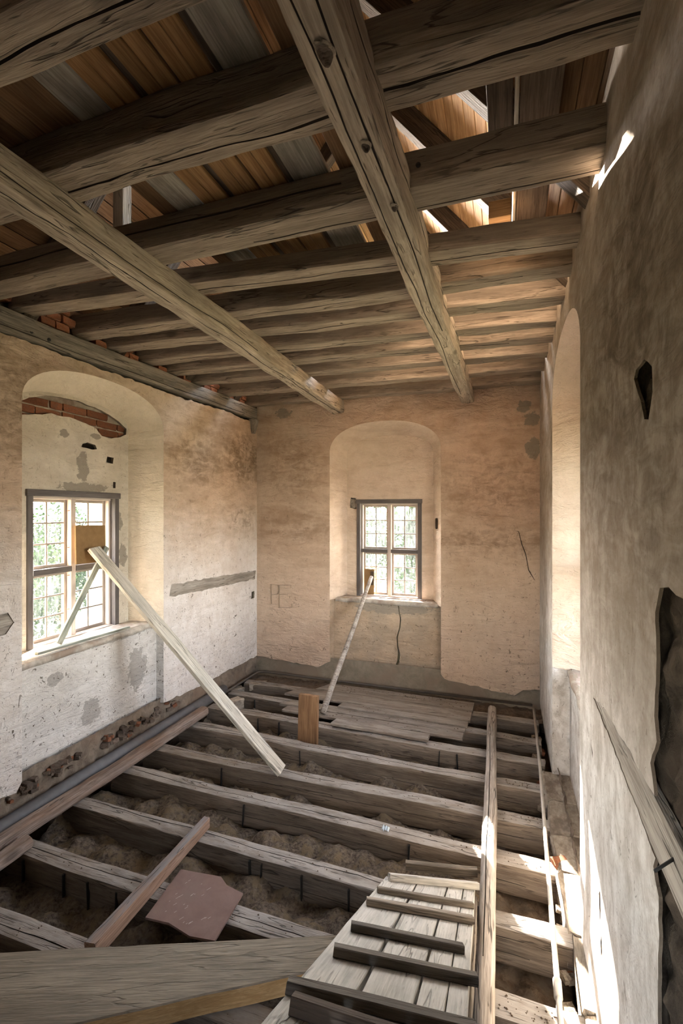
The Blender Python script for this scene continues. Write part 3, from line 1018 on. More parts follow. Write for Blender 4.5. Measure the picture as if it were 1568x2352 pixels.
niche(wall_left, L3, c_l, h_l, SILL_L, 0.84, 1.18, -1.985, 0.33, 0.075, 0.14, W_LEFT, (M['pl_left_niche'], M['pl_left_back'], M['pl_left_panel']), [brick_hole, dark_a, dark_b, dark_c])
rough_sheet('mortar_bed', 2.7, 3.95, 0.66, 1.06, lambda u, v, d=0: L3(u, v, 0.375 + d * 0.4), M['mortar'], wall_left, 0.03, 0.02, 14)
rough_sheet('footing', 0.3, 6.0, -2.32, -1.93, lambda u, v, d=0: L3(u, v, 0.022 + d), M['masonry'], wall_left, 0.03, 0.035, 16, 2)
rough_sheet('eaves_masonry', 0.3, 6.3, 1.22, 1.80, lambda u, v, d=0: L3(u, v, 0.13 + d), M['masonry'], wall_left, 0.05, 0.012, 10, 4)
sheet('core', rect(-0.5, 6.4, -2.8, 1.85), [rect(2.45, 4.12, -2.03, 1.22)], lambda u, v, d=0: L3(u, v, 0.16), M['dark_masonry'], wall_left, 0, 0, 0, False)
sheet('outer_face', rect(-0.6, 7.0, -6.0, 1.3), [rect(W_LEFT[0] - .03, W_LEFT[1] + .03, W_LEFT[2] - .05, W_LEFT[3])], lambda u, v, d=0: L3(u, v, 0.75), M['exterior'], wall_left, 0, 0, 0, False)
board('lath', (XL - 0.022, 4.1, -0.845), (XL - 0.022, 5.985, -0.89), 0.03, 0.17, M['lath'], wall_left, amp=0.004)
board('lath', (XL - 0.022, 1.9, -0.80), (XL - 0.022, 2.50, -0.80), 0.03, 0.18, M['lath'], wall_left, amp=0.004)

brick_me = {}


def brick(parent, loc, size, rz=0.0, rx=0.0, mat='brick', name='brick'):
    key = R.randrange(5)
    if (key, mat) not in brick_me:
        v, f, ns = timber(1.0, 1.0, 1.0, key * 7.7 + 1, step=0.34, n=8, sq=9.0, amp=0.09, ends=0.05)
        brick_me[(key, mat)] = make_mesh(name, [(a - .5, b, c) for a, b, c in v], f, M[mat])
    mw = Matrix.Translation(V3(loc)) @ Matrix.Rotation(rz, 4, 'Z') @ Matrix.Rotation(rx, 4, 'X') @ Matrix.Diagonal((*size, 1))
    return link(name, brick_me[(key, mat)], mw, parent)


for r in range(5):
    z = 0.70 + 0.078 * r
    u = 2.66 + (0.13 if r % 2 else 0.0)
    while u < 3.98:
        ln = 0.235 if (r + int(u * 7)) % 3 else 0.115
        uc = u + ln / 2
        if z < 1.18 - 0.14 - 0.12 * ((uc - 3.28) / 0.6) ** 2 - 0.03:
            brick(wall_left, (XL - 0.405 + R.uniform(-.006, .006), uc, z), (ln, 0.09, 0.064), math.radians(90), 0)
        u += ln + 0.016

# --- back wall
wall_back = struct(mesh_obj('wall_back', [B3(-3.6, -2.8, .2), B3(.7, -2.8, .2), B3(.7, -2.79, .2)], [(0, 1, 2)], M['dark_masonry']), 'far plastered wall with an arched window recess', 'wall')
c_b, h_b = -1.504, 0.743
hole_b = arch_outline(c_b, h_b, -2.03, 0.80, 1.19)
low_b = [(-3.36, -2.06), (-2.85, -2.10), (-2.4, -2.115), (-2.26, -2.03), (-2.247, -2.04), (-0.761, -2.07), (-0.72, -2.085), (-0.3, -2.14), (0.1, -2.19), (0.2, -2.12), (0.39, -2.09)]
outer_b = ragged(low_b, 0.022, 0.05, 3.5, False) + [(0.39, 1.60), (-0.36, 1.60), (-0.8, 1.60), (-2.0, 1.60), (-3.36, 1.60)]
crack_r = [(0.10, -0.22), (0.155, -0.23), (0.19, -0.38), (0.235, -0.5), (0.265, -0.68), (0.33, -0.80), (0.33, -0.81), (0.258, -0.69), (0.228, -0.505), (0.183, -0.385), (0.15, -0.237)]
split_sheet('plaster_coat', outer_b, hole_b, c_b, [crack_r], B3, M['pl_back'], wall_back, 0, 0, depth=0.03)
crack_p = [(-1.335, -1.21), (-1.325, -1.21), (-1.31, -1.33), (-1.29, -1.40), (-1.30, -1.52), (-1.335, -1.65), (-1.33, -1.78), (-1.30, -1.86), (-1.315, -1.98), (-1.345, -2.025),
           (-1.37, -2.025), (-1.345, -1.97), (-1.335, -1.86), (-1.345, -1.78), (-1.352, -1.65), (-1.315, -1.52), (-1.305, -1.40), (-1.322, -1.33)]
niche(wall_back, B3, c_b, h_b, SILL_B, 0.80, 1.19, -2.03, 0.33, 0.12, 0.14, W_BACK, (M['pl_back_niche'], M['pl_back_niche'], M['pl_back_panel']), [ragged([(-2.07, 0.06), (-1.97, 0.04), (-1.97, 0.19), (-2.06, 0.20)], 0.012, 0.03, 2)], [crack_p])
sheet('core_top', rect(-3.6, 0.7, 1.55, 2.02), [], lambda u, v, d=0: B3(u, v, 0.03), M['dark_masonry'], wall_back, 0, 0, 0, False)
rough_sheet('cement_band', -3.4, 0.42, -2.34, -1.98, lambda u, v, d=0: B3(u, v, 0.022 + d * 0.5), M['cement'], wall_back, 0.04, 0.014, 9, 1)
rough_sheet('footing', -3.4, 0.40, 5.62, 6.03, lambda u, v, d=0: Vector((u, v, -2.33 + EYE + d)), M['dirt'], wall_back, 0.03, 0.03, 14, 5)
sheet('core', rect(-3.6, 0.7, -2.8, 1.85), [rect(-2.32, -0.70, -2.09, 1.22)], lambda u, v, d=0: B3(u, v, 0.17), M['dark_masonry'], wall_back, 0, 0, 0, False)
sheet('outer_face', rect(-4.6, 1.6, -6.0, 1.9), [rect(W_BACK[0] - .03, W_BACK[1] + .03, W_BACK[2] - .05, W_BACK[3])], lambda u, v, d=0: B3(u, v, 0.75), M['exterior'], wall_back, 0, 0, 0, False)
brick(wall_back, (-2.02, 6.40, 0.12), (0.14, 0.10, 0.13), 0, 0, 'stone', 'stone')
brick(wall_back, (-0.826, 6.13, -0.15), (0.02, 0.06, 0.13), -0.4, 0, 'dark_masonry', 'stone')  # added dark lump in place of the shade in a small pit
# the two big scratched letters on the limewash
LET = [[(-3.13, -1.02), (-3.125, -1.30)], [(-3.15, -1.03), (-3.02, -1.03)], [(-3.0, -1.03), (-3.0, -1.34)], [(-3.02, -1.03), (-2.82, -1.02)], [(-3.0, -1.16), (-2.87, -1.15)],
       [(-3.02, -1.345), (-2.81, -1.33)], [(-3.02, -1.03), (-3.0, -1.10), (-3.03, -1.16), (-3.12, -1.17)], [(-2.82, -1.02), (-2.82, -1.06)], [(-2.81, -1.33), (-2.81, -1.28)]]
lv, lf = [], []
for pl_ in LET:
    for a, b in zip(pl_, pl_[1:]):
        dx, dz = b[0] - a[0], b[1] - a[1]
        q = math.hypot(dx, dz)
        nx, nz = -dz / q * 0.0028, dx / q * 0.0028
        k = len(lv)
        for (x, z) in ((a[0] + nx, a[1] + nz), (a[0] - nx, a[1] - nz), (b[0] - nx, b[1] - nz), (b[0] + nx, b[1] + nz)):
            lv.append(B3(x, z, -0.0095))
        for (x, z) in ((a[0] + nx, a[1] + nz), (a[0] - nx, a[1] - nz), (b[0] - nx, b[1] - nz), (b[0] + nx, b[1] + nz)):
            lv.append(B3(x, z, 0.004))
        lf += [(k, k + 1, k + 2, k + 3), (k, k + 4, k + 5, k + 1), (k + 1, k + 5, k + 6, k + 2), (k + 2, k + 6, k + 7, k + 3), (k + 3, k + 7, k + 4, k)]
o = mesh_obj('scratched_letters', lv, lf, plain('scratch brown', (0.36, 0.27, 0.19), 0.9), wall_back)
o['label'] = 'letters PE scratched into the limewash'

# --- right wall
wall_right = struct(mesh_obj('wall_right', [R3(0.3, -2.8, .3), R3(.4, -2.8, .3), R3(.4, -2.79, .3)], [(0, 1, 2)], M['dark_masonry']), 'near right plastered wall with an arched recess and broken plaster', 'wall')
c_r, h_r = 3.655, 0.805
hole_r = arch_outline(c_r, h_r, -2.30, 0.90, 1.30)
low_r = [(1.47, -2.5), (2.0, -2.36), (2.85, -2.32), (4.46, -2.28), (5.0, -2.27), (6.0, -2.25)]
edge_r = [(1.45, -0.20), (1.485, -0.27), (1.478, -0.40), (1.50, -0.56), (1.48, -0.615), (1.535, -0.71), (1.50, -0.775), (1.9, -0.79), (2.2, -0.805), (2.44, -0.86), (2.1, -0.885), (1.8, -0.91), (1.49, -0.935), (1.505, -0.97), (1.462, -1.02), (1.468, -1.37), (1.47, -1.9), (1.47, -2.5)]
outer_pl = ragged(low_r, 0.015, 0.05, 2.2, False)
hole_w = ragged([(1.69, 0.445), (1.60, 0.445), (1.52, 0.41), (1.52, 0.33), (1.555, 0.265), (1.60, 0.27), (1.64, 0.335), (1.715, 0.42)], 0.008, 0.03, 3)
bot = [p for p in outer_pl if p[0] < 2.84] + []
apex = max(hole_r, key=lambda p: p[1])
ia = hole_r.index(apex)
top_r = [(p[0], p[1]) for p in ragged([(6.0, 1.72), (4.5, 1.70), (3.0, 1.72), (0.25, 1.72)], 0.012, 0.06, 8, False)]
near_top = [p for p in top_r if p[0] < apex[0]]
far_top = [p for p in top_r if p[0] > apex[0]]
near = bot + hole_r[:ia + 1] + [(apex[0], 1.715)] + near_top + [(0.25, -0.19)] + ragged([(0.8, -0.19), (1.279, -0.20), (1.38, -0.19), (1.45, -0.20)], 0.01, 0.04, 3, False) + ragged(edge_r[1:], 0.012, 0.03, 6, False)[:-1]
slit = [[(2.46, -1.12), (2.50, -1.10), (2.465, -1.15)], [(2.28, -1.62), (2.31, -1.66), (2.285, -1.78), (2.265, -1.70)], [(2.25, -1.79), (2.275, -1.84), (2.25, -1.90), (2.235, -1.85)]]
sheet('plaster_coat', near, [hole_w] + slit, R3, M['pl_right'], wall_right, 0.009, 0.13, 0.007, True, 3.0, 'dark_masonry')
far = hole_r[ia:] + [p for p in outer_pl if p[0] > 4.47] + far_top + [(apex[0], 1.715)]
sheet('plaster_coat', far, [], R3, M['pl_right'], wall_right, 0.035, 0.13, 0.009, True, 5.0)
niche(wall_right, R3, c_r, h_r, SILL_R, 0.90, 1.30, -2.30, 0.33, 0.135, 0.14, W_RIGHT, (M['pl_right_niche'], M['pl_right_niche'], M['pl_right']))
rough_sheet('bare_masonry', -0.4, 2.75, -2.7, 0.75, lambda u, v, d=0: R3(u, v, 0.036 + d), M['broken_wall'], wall_right, 0.022, 0.032, 10, 7)
rough_sheet('bare_masonry', 2.0, 6.0, -2.75, -2.2, lambda u, v, d=0: R3(u, v, 0.05 + d), M['masonry'], wall_right, 0.04, 0.025, 9, 3)
sheet('core', rect(-0.5, 6.4, -2.8, 1.85), [rect(2.79, 4.52, -2.36, 1.34)], lambda u, v, d=0: R3(u, v, 0.17), M['dark_masonry'], wall_right, 0, 0, 0, False)
sheet('outer_face', rect(-0.6, 7.0, -6.0, 1.5), [rect(W_RIGHT[0] - .03, W_RIGHT[1] + .03, W_RIGHT[2] - .05, W_RIGHT[3])], lambda u, v, d=0: R3(u, v, 0.75), M['exterior'], wall_right, 0, 0, 0, False)
board('lath', (XR + 0.021, 2.46, -0.85), (XR + 0.016, 0.9, -0.87), 0.03, 0.15, M['lath'], wall_right, amp=0.006)
tube('nail', [(XR + 0.01, 1.36, -0.845), (XR - 0.05, 1.30, -0.85)], 0.004, M['iron'], wall_right, 6)

# --- front wall behind the camera, unseen; dark and nearly closed to cut the fill
wall_front_unseen = struct(sheet('wall_front_unseen', rect(-3.9, 1.1, -2.8, 1.9), [rect(-0.50, 0.05, -1.15, -0.15)], F3, M['dark_masonry'], None, 0.6, 0, 0), 'unseen dark wall behind the camera with an opening sized for the fill light', 'wall')

# --- windows
window('window_1', (XL - 0.35, 3.285, -1.15), math.radians(90), 0.965, 1.335, 0.635, 'small-paned window in the left wall with a brown card propped in it')
window('window_2', (-1.51, YB + 0.35, -1.18), 0.0, 0.905, 1.35, 0.64, 'small-paned window in the far wall')
window('window_3', (XR + 0.35, 3.66, -1.34), math.radians(-90), 1.195, 2.055, 0.95, 'unseen window in the right wall recess, enlarged to brighten the far wall')

# --- floor base and soil
floor = struct(rough_sheet('floor', -3.6, 0.6, -0.4, 6.2, lambda u, v, d=0: Vector((u, v, -2.66 + EYE + d)), M['dirt'], None, 0.08, 0.02, 8), 'dirt bed under the open floor joists', 'floor')

# ------------------------------------------------------------------ ceiling: roof boards, rafters, attic boards
ceiling = struct(empty('ceiling', (-1.485, 3.0, 1.7)), 'open joisted ceiling with boarded roof above', 'ceiling')


RC, RS, RZ = 0.640, 0.768, 4.02       # roof pitch (cosine, sine) and ridge height
roof_me = {}


def roof_board(side, k, y0, y1, mat, off=0.0):
    w = 0.108
    s = k * w + w / 2
    x = -1.485 + side * s * RC
    z = RZ - s * RS + off
    key = (round(y1 - y0, 2), mat)
    if key not in roof_me:
        v, f = board_geo(y1 - y0, w - 0.006, 0.022, 3.3, step=9, amp=0)
        roof_me[key] = make_mesh('roof_board', v, f, M[mat])
    mw, L = frame_matrix((x, y0, z), (x, y1, z), (side * RS, 0, RC))
    link('roof_board', roof_me[key], mw, ceiling)


for k in range(40):
    roof_board(-1, k, -0.5, 6.8, 'pine_dark')
    roof_board(1, k, -0.5, 6.8, 'roof_pine' if k < 21 else 'pine_dark')  # eave boards take the darker pine to paint in their shade
# roofing felt above the boards
mesh_obj('roof_cover', [Vector((-1.485, -.6, RZ + .06 + EYE)), Vector((-1.485, 6.9, RZ + .06 + EYE)), Vector((-4.4, 6.9, RZ - 3.44 + EYE)), Vector((-4.4, -.6, RZ - 3.44 + EYE)),
                        Vector((1.43, 6.9, RZ - 3.44 + EYE)), Vector((1.43, -.6, RZ - 3.44 + EYE))], [(0, 1, 2, 3), (1, 0, 5, 4)], M['dark_board'], ceiling)
for y in (0.7, 1.62, 2.62, 3.5, 4.5, 5.5):
    for s in (-1, 1):
        a = (-1.485, y, RZ - 0.13)
        b = (-1.485 + s * 2.45, y, RZ - 0.13 - 2.45 * 1.2)
        board('rafter', a, b, 0.11, 0.14, M['rafter'], ceiling, up=(s * RS, 0, RC), amp=0.004)
beam('strut', (0.08, 2.26, 2.05), (0.62, 2.78, 1.93), 0.10, 0.10, M['grey_log'], ceiling, n=14, sq=5, step=0.1, amp=0.01)
# gables
hole_g = rect(-2.30, -0.85, 2.05, 3.45)
sheet('gable', [(-4.3, 0.7), (1.3, 0.7), (-1.485, 4.05)], [], lambda u, v, d=0: Vector((u, -0.35, v + EYE)), M['dark_board'], ceiling, 0, 0, 0, False)
sheet('gable', [(-4.3, 0.7), (1.3, 0.7), (-1.485, 4.05)], [hole_g], lambda u, v, d=0: Vector((u, 6.72, v + EYE)), M['dark_board'], ceiling, 0, 0, 0, False)

# attic floorboards lying across the joists, running away from the camera
ZT = 1.672
tg = []
x = -2.43
while x < -1.80:
    tg.append((x, 0.098, 'pine_dark', 1.0, 1.78 if x < -1.90 else 3.15))
    x += 0.102
for x in (-1.545, -1.468):
    tg.append((x, 0.074, 'pine', 0.8, 3.2))
for x in (-1.352, -1.278, -1.192, -1.118):
    tg.append((x, 0.071, 'pine', 0.8, 3.2))
tg.append((-0.765, 0.085, 'pine_dark', 0.8, 3.2))
tg.append((-0.675, 0.085, 'pine_dark', 0.8, 3.2))
for (x, w, m, y0, y1) in tg:
    board('attic_board', (x + w / 2, y0, ZT + 0.011), (x + w / 2, y1, ZT + 0.011), w, 0.022, M[m], ceiling, step=9, amp=0)
for (x, w) in ((-1.395, 0.034), (-1.205, 0.012), (-1.042, 0.02)):
    board('cover_strip', (x + w / 2, 0.8, ZT + 0.034), (x + w / 2, 3.2, ZT + 0.034), w + 0.02, 0.02, M['dark_board'], ceiling, step=9, amp=0)

o = board('attic_plank', (-1.634, 0.75, ZT + 0.014), (-1.634, 3.25, ZT + 0.014), 0.165, 0.028, M['grey_board'], amp=0.003)
tag(o, 'pale grey plank across the ceiling joists, left of the orange boards', 'plank', 'loose attic planks')
o = board('attic_plank', (-0.915, 0.7, ZT + 0.014), (-0.915, 3.25, ZT + 0.014), 0.187, 0.028, M['grey_board'], amp=0.003)
tag(o, 'wide stained grey plank across the ceiling joists, beside the large right girder', 'plank', 'loose attic planks')
o = board('attic_plank', (0.149, 1.45, 1.84), (0.149, 3.40, 1.84), 0.169, 0.03, M['dark_board'], amp=0.003)
tag(o, 'dark grey plank above the ceiling joists near the right wall', 'plank', 'loose attic planks')
o = board('attic_plank', (0.050, 1.45, 1.865), (0.050, 3.40, 1.865), 0.018, 0.08, M['white'], amp=0.002)  # pale tone stands in for daylight caught in the gap
tag(o, 'thin board on edge, painted pale for daylight, beside the dark plank near the right wall', 'plank', 'loose attic planks')
o = board('attic_plank', (-0.024, 1.5, 1.875), (-0.024, 2.55, 1.875), 0.11, 0.06, M['dark_board'], amp=0.003)
tag(o, 'almost black plank against the thin pale board above the ceiling joists', 'plank', 'loose attic planks')
for (y, x0) in ((1.63, -0.10), (3.25, -0.04)):
    o = board('bearer_block', (x0, y, 1.75), (0.24, y, 1.75), 0.09, 0.145, M['rafter'], amp=0.003)
    tag(o, 'dark bearer block on a ceiling joist under the raised dark plank, ' + ('nearer the camera' if y < 2 else 'farther from the camera'), 'block')
o = board('timber_offcut', (-0.09, 2.87, ZT + 0.05), (0.03, 2.87, ZT + 0.05), 0.09, 0.10, M['pine'], amp=0.003)
tag(o, 'short orange block of wood on the third ceiling joist near the right wall', 'block')
o = board('attic_post', (-2.21, 2.29, ZT), (-2.21, 2.29, 2.85), 0.075, 0.075, M['grey_log'], amp=0.003)
tag(o, 'pale upright post standing on a ceiling joist behind the left girder', 'post')

# ------------------------------------------------------------------ ceiling joists (left end, right end: far lower edge)
CJ = [  # yL, yR, w, h, cracks, label
    (1.20, 1.18, 0.19, 0.185, [('bottom', 0.15, 0.30, 0.85, 0.035, 0.010), ('front', -0.35, 0.35, 0.72, 0.05, 0.026)], 'thick cracked ceiling joist cutting the top left corner of the picture'),
    (1.74, 1.725, 0.20, 0.185, [('bottom', 0.30, 0.36, 0.735, 0.04, 0.011), ('bottom', 0.02, 0.74, 0.995, 0.05, 0.013)], 'long cracked ceiling joist, second from the top left corner, under the pale planks'),
    (2.37, 2.35, 0.20, 0.180, [('front', 0.1, 0.05, 0.70, 0.03, 0.010), ('bottom', 0.5, 0.55, 0.99, 0.02, 0.008)], 'ceiling joist with two bored holes, meeting the right wall at the sunlit streak'),
    (2.646, 2.97, 0.175, 0.115, [('bottom', 0.1, 0.3, 0.98, 0.03, 0.008)], 'slightly skewed ceiling joist, the last one with orange boards seen above it'),
    (3.18, 3.33, 0.165, 0.17, [('bottom', -0.2, 0.1, 0.9, 0.016, 0.007)], 'ceiling joist behind the skewed one, first of the close-set far joists'),
    (3.50, 3.73, 0.165, 0.17, [('bottom', 0.2, 0.2, 0.9, 0.016, 0.007)], 'second of the close-set far ceiling joists, counted away from the camera'),
    (3.916, 4.18, 0.165, 0.17, [('bottom', 0.1, 0.1, 0.8, 0.016, 0.007)], 'third of the close-set far ceiling joists, counted away from the camera'),
    (4.32, 4.54, 0.165, 0.165, [('bottom', 0.0, 0.1, 0.9, 0.014, 0.007)], 'fourth of the close-set far ceiling joists, counted away from the camera'),
    (4.73, 4.97, 0.165, 0.165, [], 'fifth of the close-set far ceiling joists, counted away from the camera'),
    (5.32, 5.45, 0.16, 0.16, [], 'last ceiling joist but one before the far wall'),
    (5.97, 5.985, 0.16, 0.16, [], 'ceiling joist lying along the top of the far wall'),
]
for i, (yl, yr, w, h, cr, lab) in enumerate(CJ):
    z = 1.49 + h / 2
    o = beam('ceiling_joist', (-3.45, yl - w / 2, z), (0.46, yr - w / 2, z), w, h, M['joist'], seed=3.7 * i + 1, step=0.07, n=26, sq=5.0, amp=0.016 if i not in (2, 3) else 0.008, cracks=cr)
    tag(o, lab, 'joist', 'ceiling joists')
    if i == 2:
        for (hx, hz) in ((-0.478, 1.595), (-0.375, 1.583)):
            tube('bored_hole', [(hx, yr - w - 0.004, hz), (hx, yr - w + 0.02, hz)], 0.011, M['iron'], o, 10)

o = beam('ceiling_girder', (-0.512, -0.2, 1.45), (-0.443, 6.06, 1.45), 0.150, 0.235, M['girder'], seed=21.3, step=0.06, n=24, sq=5.0, amp=0.018,
         cracks=[('bottom', -0.45, 0.02, 0.6, 0.018, 0.007), ('bottom', 0.35, 0.1, 0.9, 0.016, 0.006), ('front', 0.2, 0.1, 0.8, 0.02, 0.008)])
tag(o, 'massive knotty girder under the joists, right of centre', 'girder', 'ceiling girders')
girder_r = o
o = beam('ceiling_girder', (-1.945, -0.2, 1.41), (-2.122, 6.06, 1.41), 0.155, 0.17, M['girder'], seed=33.1, step=0.06, n=24, sq=5.0, amp=0.018,
         cracks=[('bottom', -0.25, 0.2, 0.98, 0.022, 0.007), ('front', -0.55, 0.1, 0.6, 0.016, 0.006)])
tag(o, 'girder under the joists crossing from the left edge to above the far window', 'girder', 'ceiling girders')
girder_l = o


def knot(parent, loc, r, ax):
    """Raised ring and sunken dark heart of a dead knot on a timber face; ax is the outward normal."""
    mwp = mat_of(parent)
    zs = [q.z for q in (mwp @ v.co for v in parent.data.vertices) if abs(q.x - loc[0]) < 0.07 and abs(q.y - loc[1]) < 0.06]
    if zs:
        loc = (loc[0], loc[1], min(zs) - EYE - 0.001)
    n = Vector(ax).normalized()
    u = n.cross(Vector((0, 1, 0.13))).normalized()
    v = n.cross(u)
    verts, faces = [], []
    prof = [(1.5, -0.004), (1.15, 0.006), (0.9, 0.004), (0.75, -0.002), (0.4, -0.004), (0.0, -0.001)]
    seg = 18
    for (pr, ph) in prof:
        for k in range(seg):
            t = 2 * math.pi * k / seg
            q = r * pr * (1 + 0.12 * math.sin(3 * t + pr))
            verts.append(u * math.cos(t) * q * 0.8 + v * math.sin(t) * q * 1.25 + n * ph)
    for i in range(len(prof) - 1):
        for k in range(seg):
            a, b = i * seg + k, i * seg + (k + 1) % seg
            faces.append((a, b, b + seg, a + seg))
    me = make_mesh('knot', verts, faces, [M['girder'], M['dark_board']], True)
    for i, p in enumerate(me.polygons):
        p.material_index = 1 if i >= seg else 0
    return link('knot', me, Matrix.Translation(V3(loc)), parent)


knot(girder_r, (-0.49, 1.27, 1.331), 0.024, (0, 0, -1))
knot(girder_r, (-0.475, 1.64, 1.331), 0.016, (0, 0, -1))
knot(girder_r, (-0.455, 2.02, 1.331), 0.014, (0, 0, -1))

# wall plate along the left wall, with its peg holes
o = beam('wall_plate', (XL - 0.045, 0.3, 1.35), (XL - 0.045, 5.97, 1.395), 0.13, 0.17, M['plate'], seed=41, step=0.08, n=18, sq=7, amp=0.012, cracks=[('front', -0.6, 0.2, 0.95, 0.012, 0.006)], up=(0, 0, 1))
tag(o, 'grey timber wall plate along the top of the left wall with peg holes', 'beam')
for (y, z) in ((2.575, 1.345), (2.72, 1.335)):
    tube('peg_hole', [(XL + 0.022, y, z), (XL + 0.0, y, z)], 0.014, M['iron'], o, 10)
# corbel stub in the corner under the plate
o = beam('corner_corbel', (XL + 0.03, 5.86, 1.10), (XL + 0.03, 5.86, 1.29), 0.10, 0.10, M['plate'], seed=5, step=0.05, n=12, sq=5, amp=0.01, taper=(0.4, 1.1))
tag(o, 'broken timber stub in the far left corner under the wall plate', 'timber')

# bricks filling between the joist ends above the wall plate
for r in range(3):
    u = 2.30 + (0.06 if r % 2 else 0)
    while u < 5.9:
        zc = 1.50 + 0.072 * r
        near_j = any(abs(u + 0.06 - (yl - w / 2)) < w / 2 + 0.03 for (yl, yr, w, h, c, l) in CJ)
        if not near_j:
            brick(wall_left, (XL - 0.10 + R.uniform(-.01, .01), u + 0.06, zc), (0.118, 0.12, 0.062), math.radians(90))
        u += 0.132

# ------------------------------------------------------------------ floor joists
FJ = [  # yL, yR (near top edge), left end x, strap positions x, label
    (1.30, 1.30, -3.2, (), 'floor joist nearest the camera, mostly under the ramp and squared timber'),
    (1.805, 1.82, -3.2, (), 'floor joist at the bottom left, passing under the squared timber'),
    (2.275, 2.25, -3.19, (-3.013, -2.654, -2.448, -2.229), 'floor joist carrying the reddish hardboard sheet'),
    (2.79, 2.72, -3.19, (-1.59, -1.513, -1.217, -0.902), 'floor joist under the tip of the reddish stick'),
    (3.28, 3.235, -3.19, (-0.633, -1.95), 'floor joist with the scrap of blue paper on it'),
    (3.67, 3.685, -3.19, (-2.417,), 'floor joist under the foot of the long pale brace'),
    (4.20, 4.155, -3.19, (-1.866,), 'floor joist in front of the brown upright board'),
    (4.70, 4.585, -3.19, (-2.606, -2.344, -0.603, -0.425), 'floor joist under the front edge of the loose planking'),
    (5.15, 5.0, -3.19, (-2.902,), 'floor joist under the middle of the loose planking'),
    (5.53, 5.46, -3.19, (), 'farthest floor joist, by the far wall'),
]
fj_obj = []
for i, (yl, yr, x0, st, lab) in enumerate(FJ):
    w, h = 0.135, 0.20
    slope = (yr - yl) / 3.4
    xr = 0.34
    o = beam('floor_joist', (x0 - 0.1, yl + w / 2 - slope * 0.1, -2.28 - h / 2), (xr, yr + w / 2, -2.28 - h / 2), w, h, M['floor'], seed=6.1 * i + 60, step=0.07, n=20, sq=7.0, amp=0.014,
             cracks=[('top', R.uniform(-.3, .4), 0.05, R.uniform(.5, .95), 0.014, 0.005), ('front', R.uniform(-.4, .2), 0.3, 0.95, 0.010, 0.004)])
    tag(o, lab, 'joist', 'floor joists')
    fj_obj.append(o)
    for x in st:
        yy = yl + (yr - yl) * (x + 3.19) / 3.5
        q = board('iron_strap', (x, yy - 0.007, -2.47), (x + R.uniform(-.01, .01), yy - 0.007, -2.305), 0.010, 0.022, M['iron'], o, up=(0, 1, 0), step=0.05, amp=0.004)
        q['label'] = 'dark iron strap on the joist side'

# mineral wool between the joists
for i in range(len(FJ) - 1):
    ya = FJ[i][0] + 0.12
    yb = FJ[i + 1][0] + 0.03
    dy = (FJ[i][1] - FJ[i][0])
    x0, x1 = -3.3, -0.12
    nx_, ny_ = 130, 16
    verts, faces = [], []
    for a in range(nx_ + 1):
        for b in range(ny_ + 1):
            x = x0 + (x1 - x0) * a / nx_
            y = ya + (yb - ya) * b / ny_ + dy * a / nx_
            q = Vector((x * 4.2, y * 4.2, i * 3.3))
            vd, vp = noise.voronoi(q)
            z = -2.455 + 0.14 * (0.55 - vd[0]) + 0.035 * noise.noise(q * 1.1) + 0.022 * noise.noise(q * 4.5) + 0.014 * noise.noise(q * 10)
            if i in (1, 2, 3):
                z += 0.035 * max(0.0, noise.noise(Vector((x * 1.2, i * 2.2, 4.0))) + 0.25)
            verts.append(Vector((x, y, z + EYE)))
    for a in range(nx_):
        for b in range(ny_):
            k = a * (ny_ + 1) + b
            faces.append((k, k + ny_ + 1, k + ny_ + 2, k + 1))
    o = mesh_obj('mineral_wool', verts, faces, M['wool'], None, True)
    o['kind'] = 'stuff'
    o['label'] = 'lumpy brown mineral wool between floor joists'
    o['category'] = 'insulation'

# rubble soil in the right strip between pole and wall
rs = rough_sheet('rubble_bed', -0.12, 0.335, 1.2, 5.7, lambda u, v, d=0: Vector((u, v, -2.53 + EYE + d)), M['dirt'], None, 0.025, 0.045, 11, 4)
tag(rs, 'loose dirt and rubble in the bays beside the right wall', 'rubble', None, 'stuff')

# ------------------------------------------------------------------ along the left wall
o = beam('log_rail', (-3.19, 1.2, -2.225), (-3.165, 4.47, -2.215), 0.11, 0.10, M['rail'], seed=71, step=0.07, n=14, sq=3.0, amp=0.012)
tag(o, 'long worn rounded rail lying along the left wall on the joist ends', 'rail')
o = beam('log_rail', (-3.04, 1.0, -2.235), (-3.06, 2.33, -2.235), 0.10, 0.09, M['rail'], seed=75, step=0.07, n=14, sq=3.0, amp=0.010)
tag(o, 'short rounded rail end at the left edge of the picture', 'rail')
o = tube('wall_pipe', [(-3.305, 0.8, -2.20), (-3.31, 3.0, -2.20), (-3.32, 5.1, -2.215)], 0.058, M['pipe_grey'], None, 14)
tag(o, 'grey painted pipe along the foot of the left wall', 'pipe')
o = tube('floor_pipe', [(-3.30, 4.9, -2.25), (-3.29, 5.89, -2.25), (-3.2, 5.94, -2.25), (0.30, 5.95, -2.262)], 0.016, M['pipe_dark'], None, 8)
tag(o, 'thin dark pipe along the foot of the far wall', 'pipe')
for k in range(75):
    y = R.uniform(2.42, 4.25)
    q = R.uniform(0.018, 0.05)
    brick(wall_left, (XL + R.uniform(-.012, .012), y, R.uniform(-2.10, -2.005)), (q * 1.5, q, q * 0.8), R.uniform(0, 3), R.uniform(-.4, .4), 'brick' if k % 6 == 0 else 'rubble', 'stone')
for (x, y, s, rz) in ((-3.05, 5.62, (0.20, .16, .10), .3), (-3.02, 5.0, (0.17, .14, .12), 1.2), (-3.22, 5.35, (0.18, .13, .10), .9)):
    brick(wall_left, (x - 0.08, y, -2.33), s, rz, 0, 'stone', 'stone')

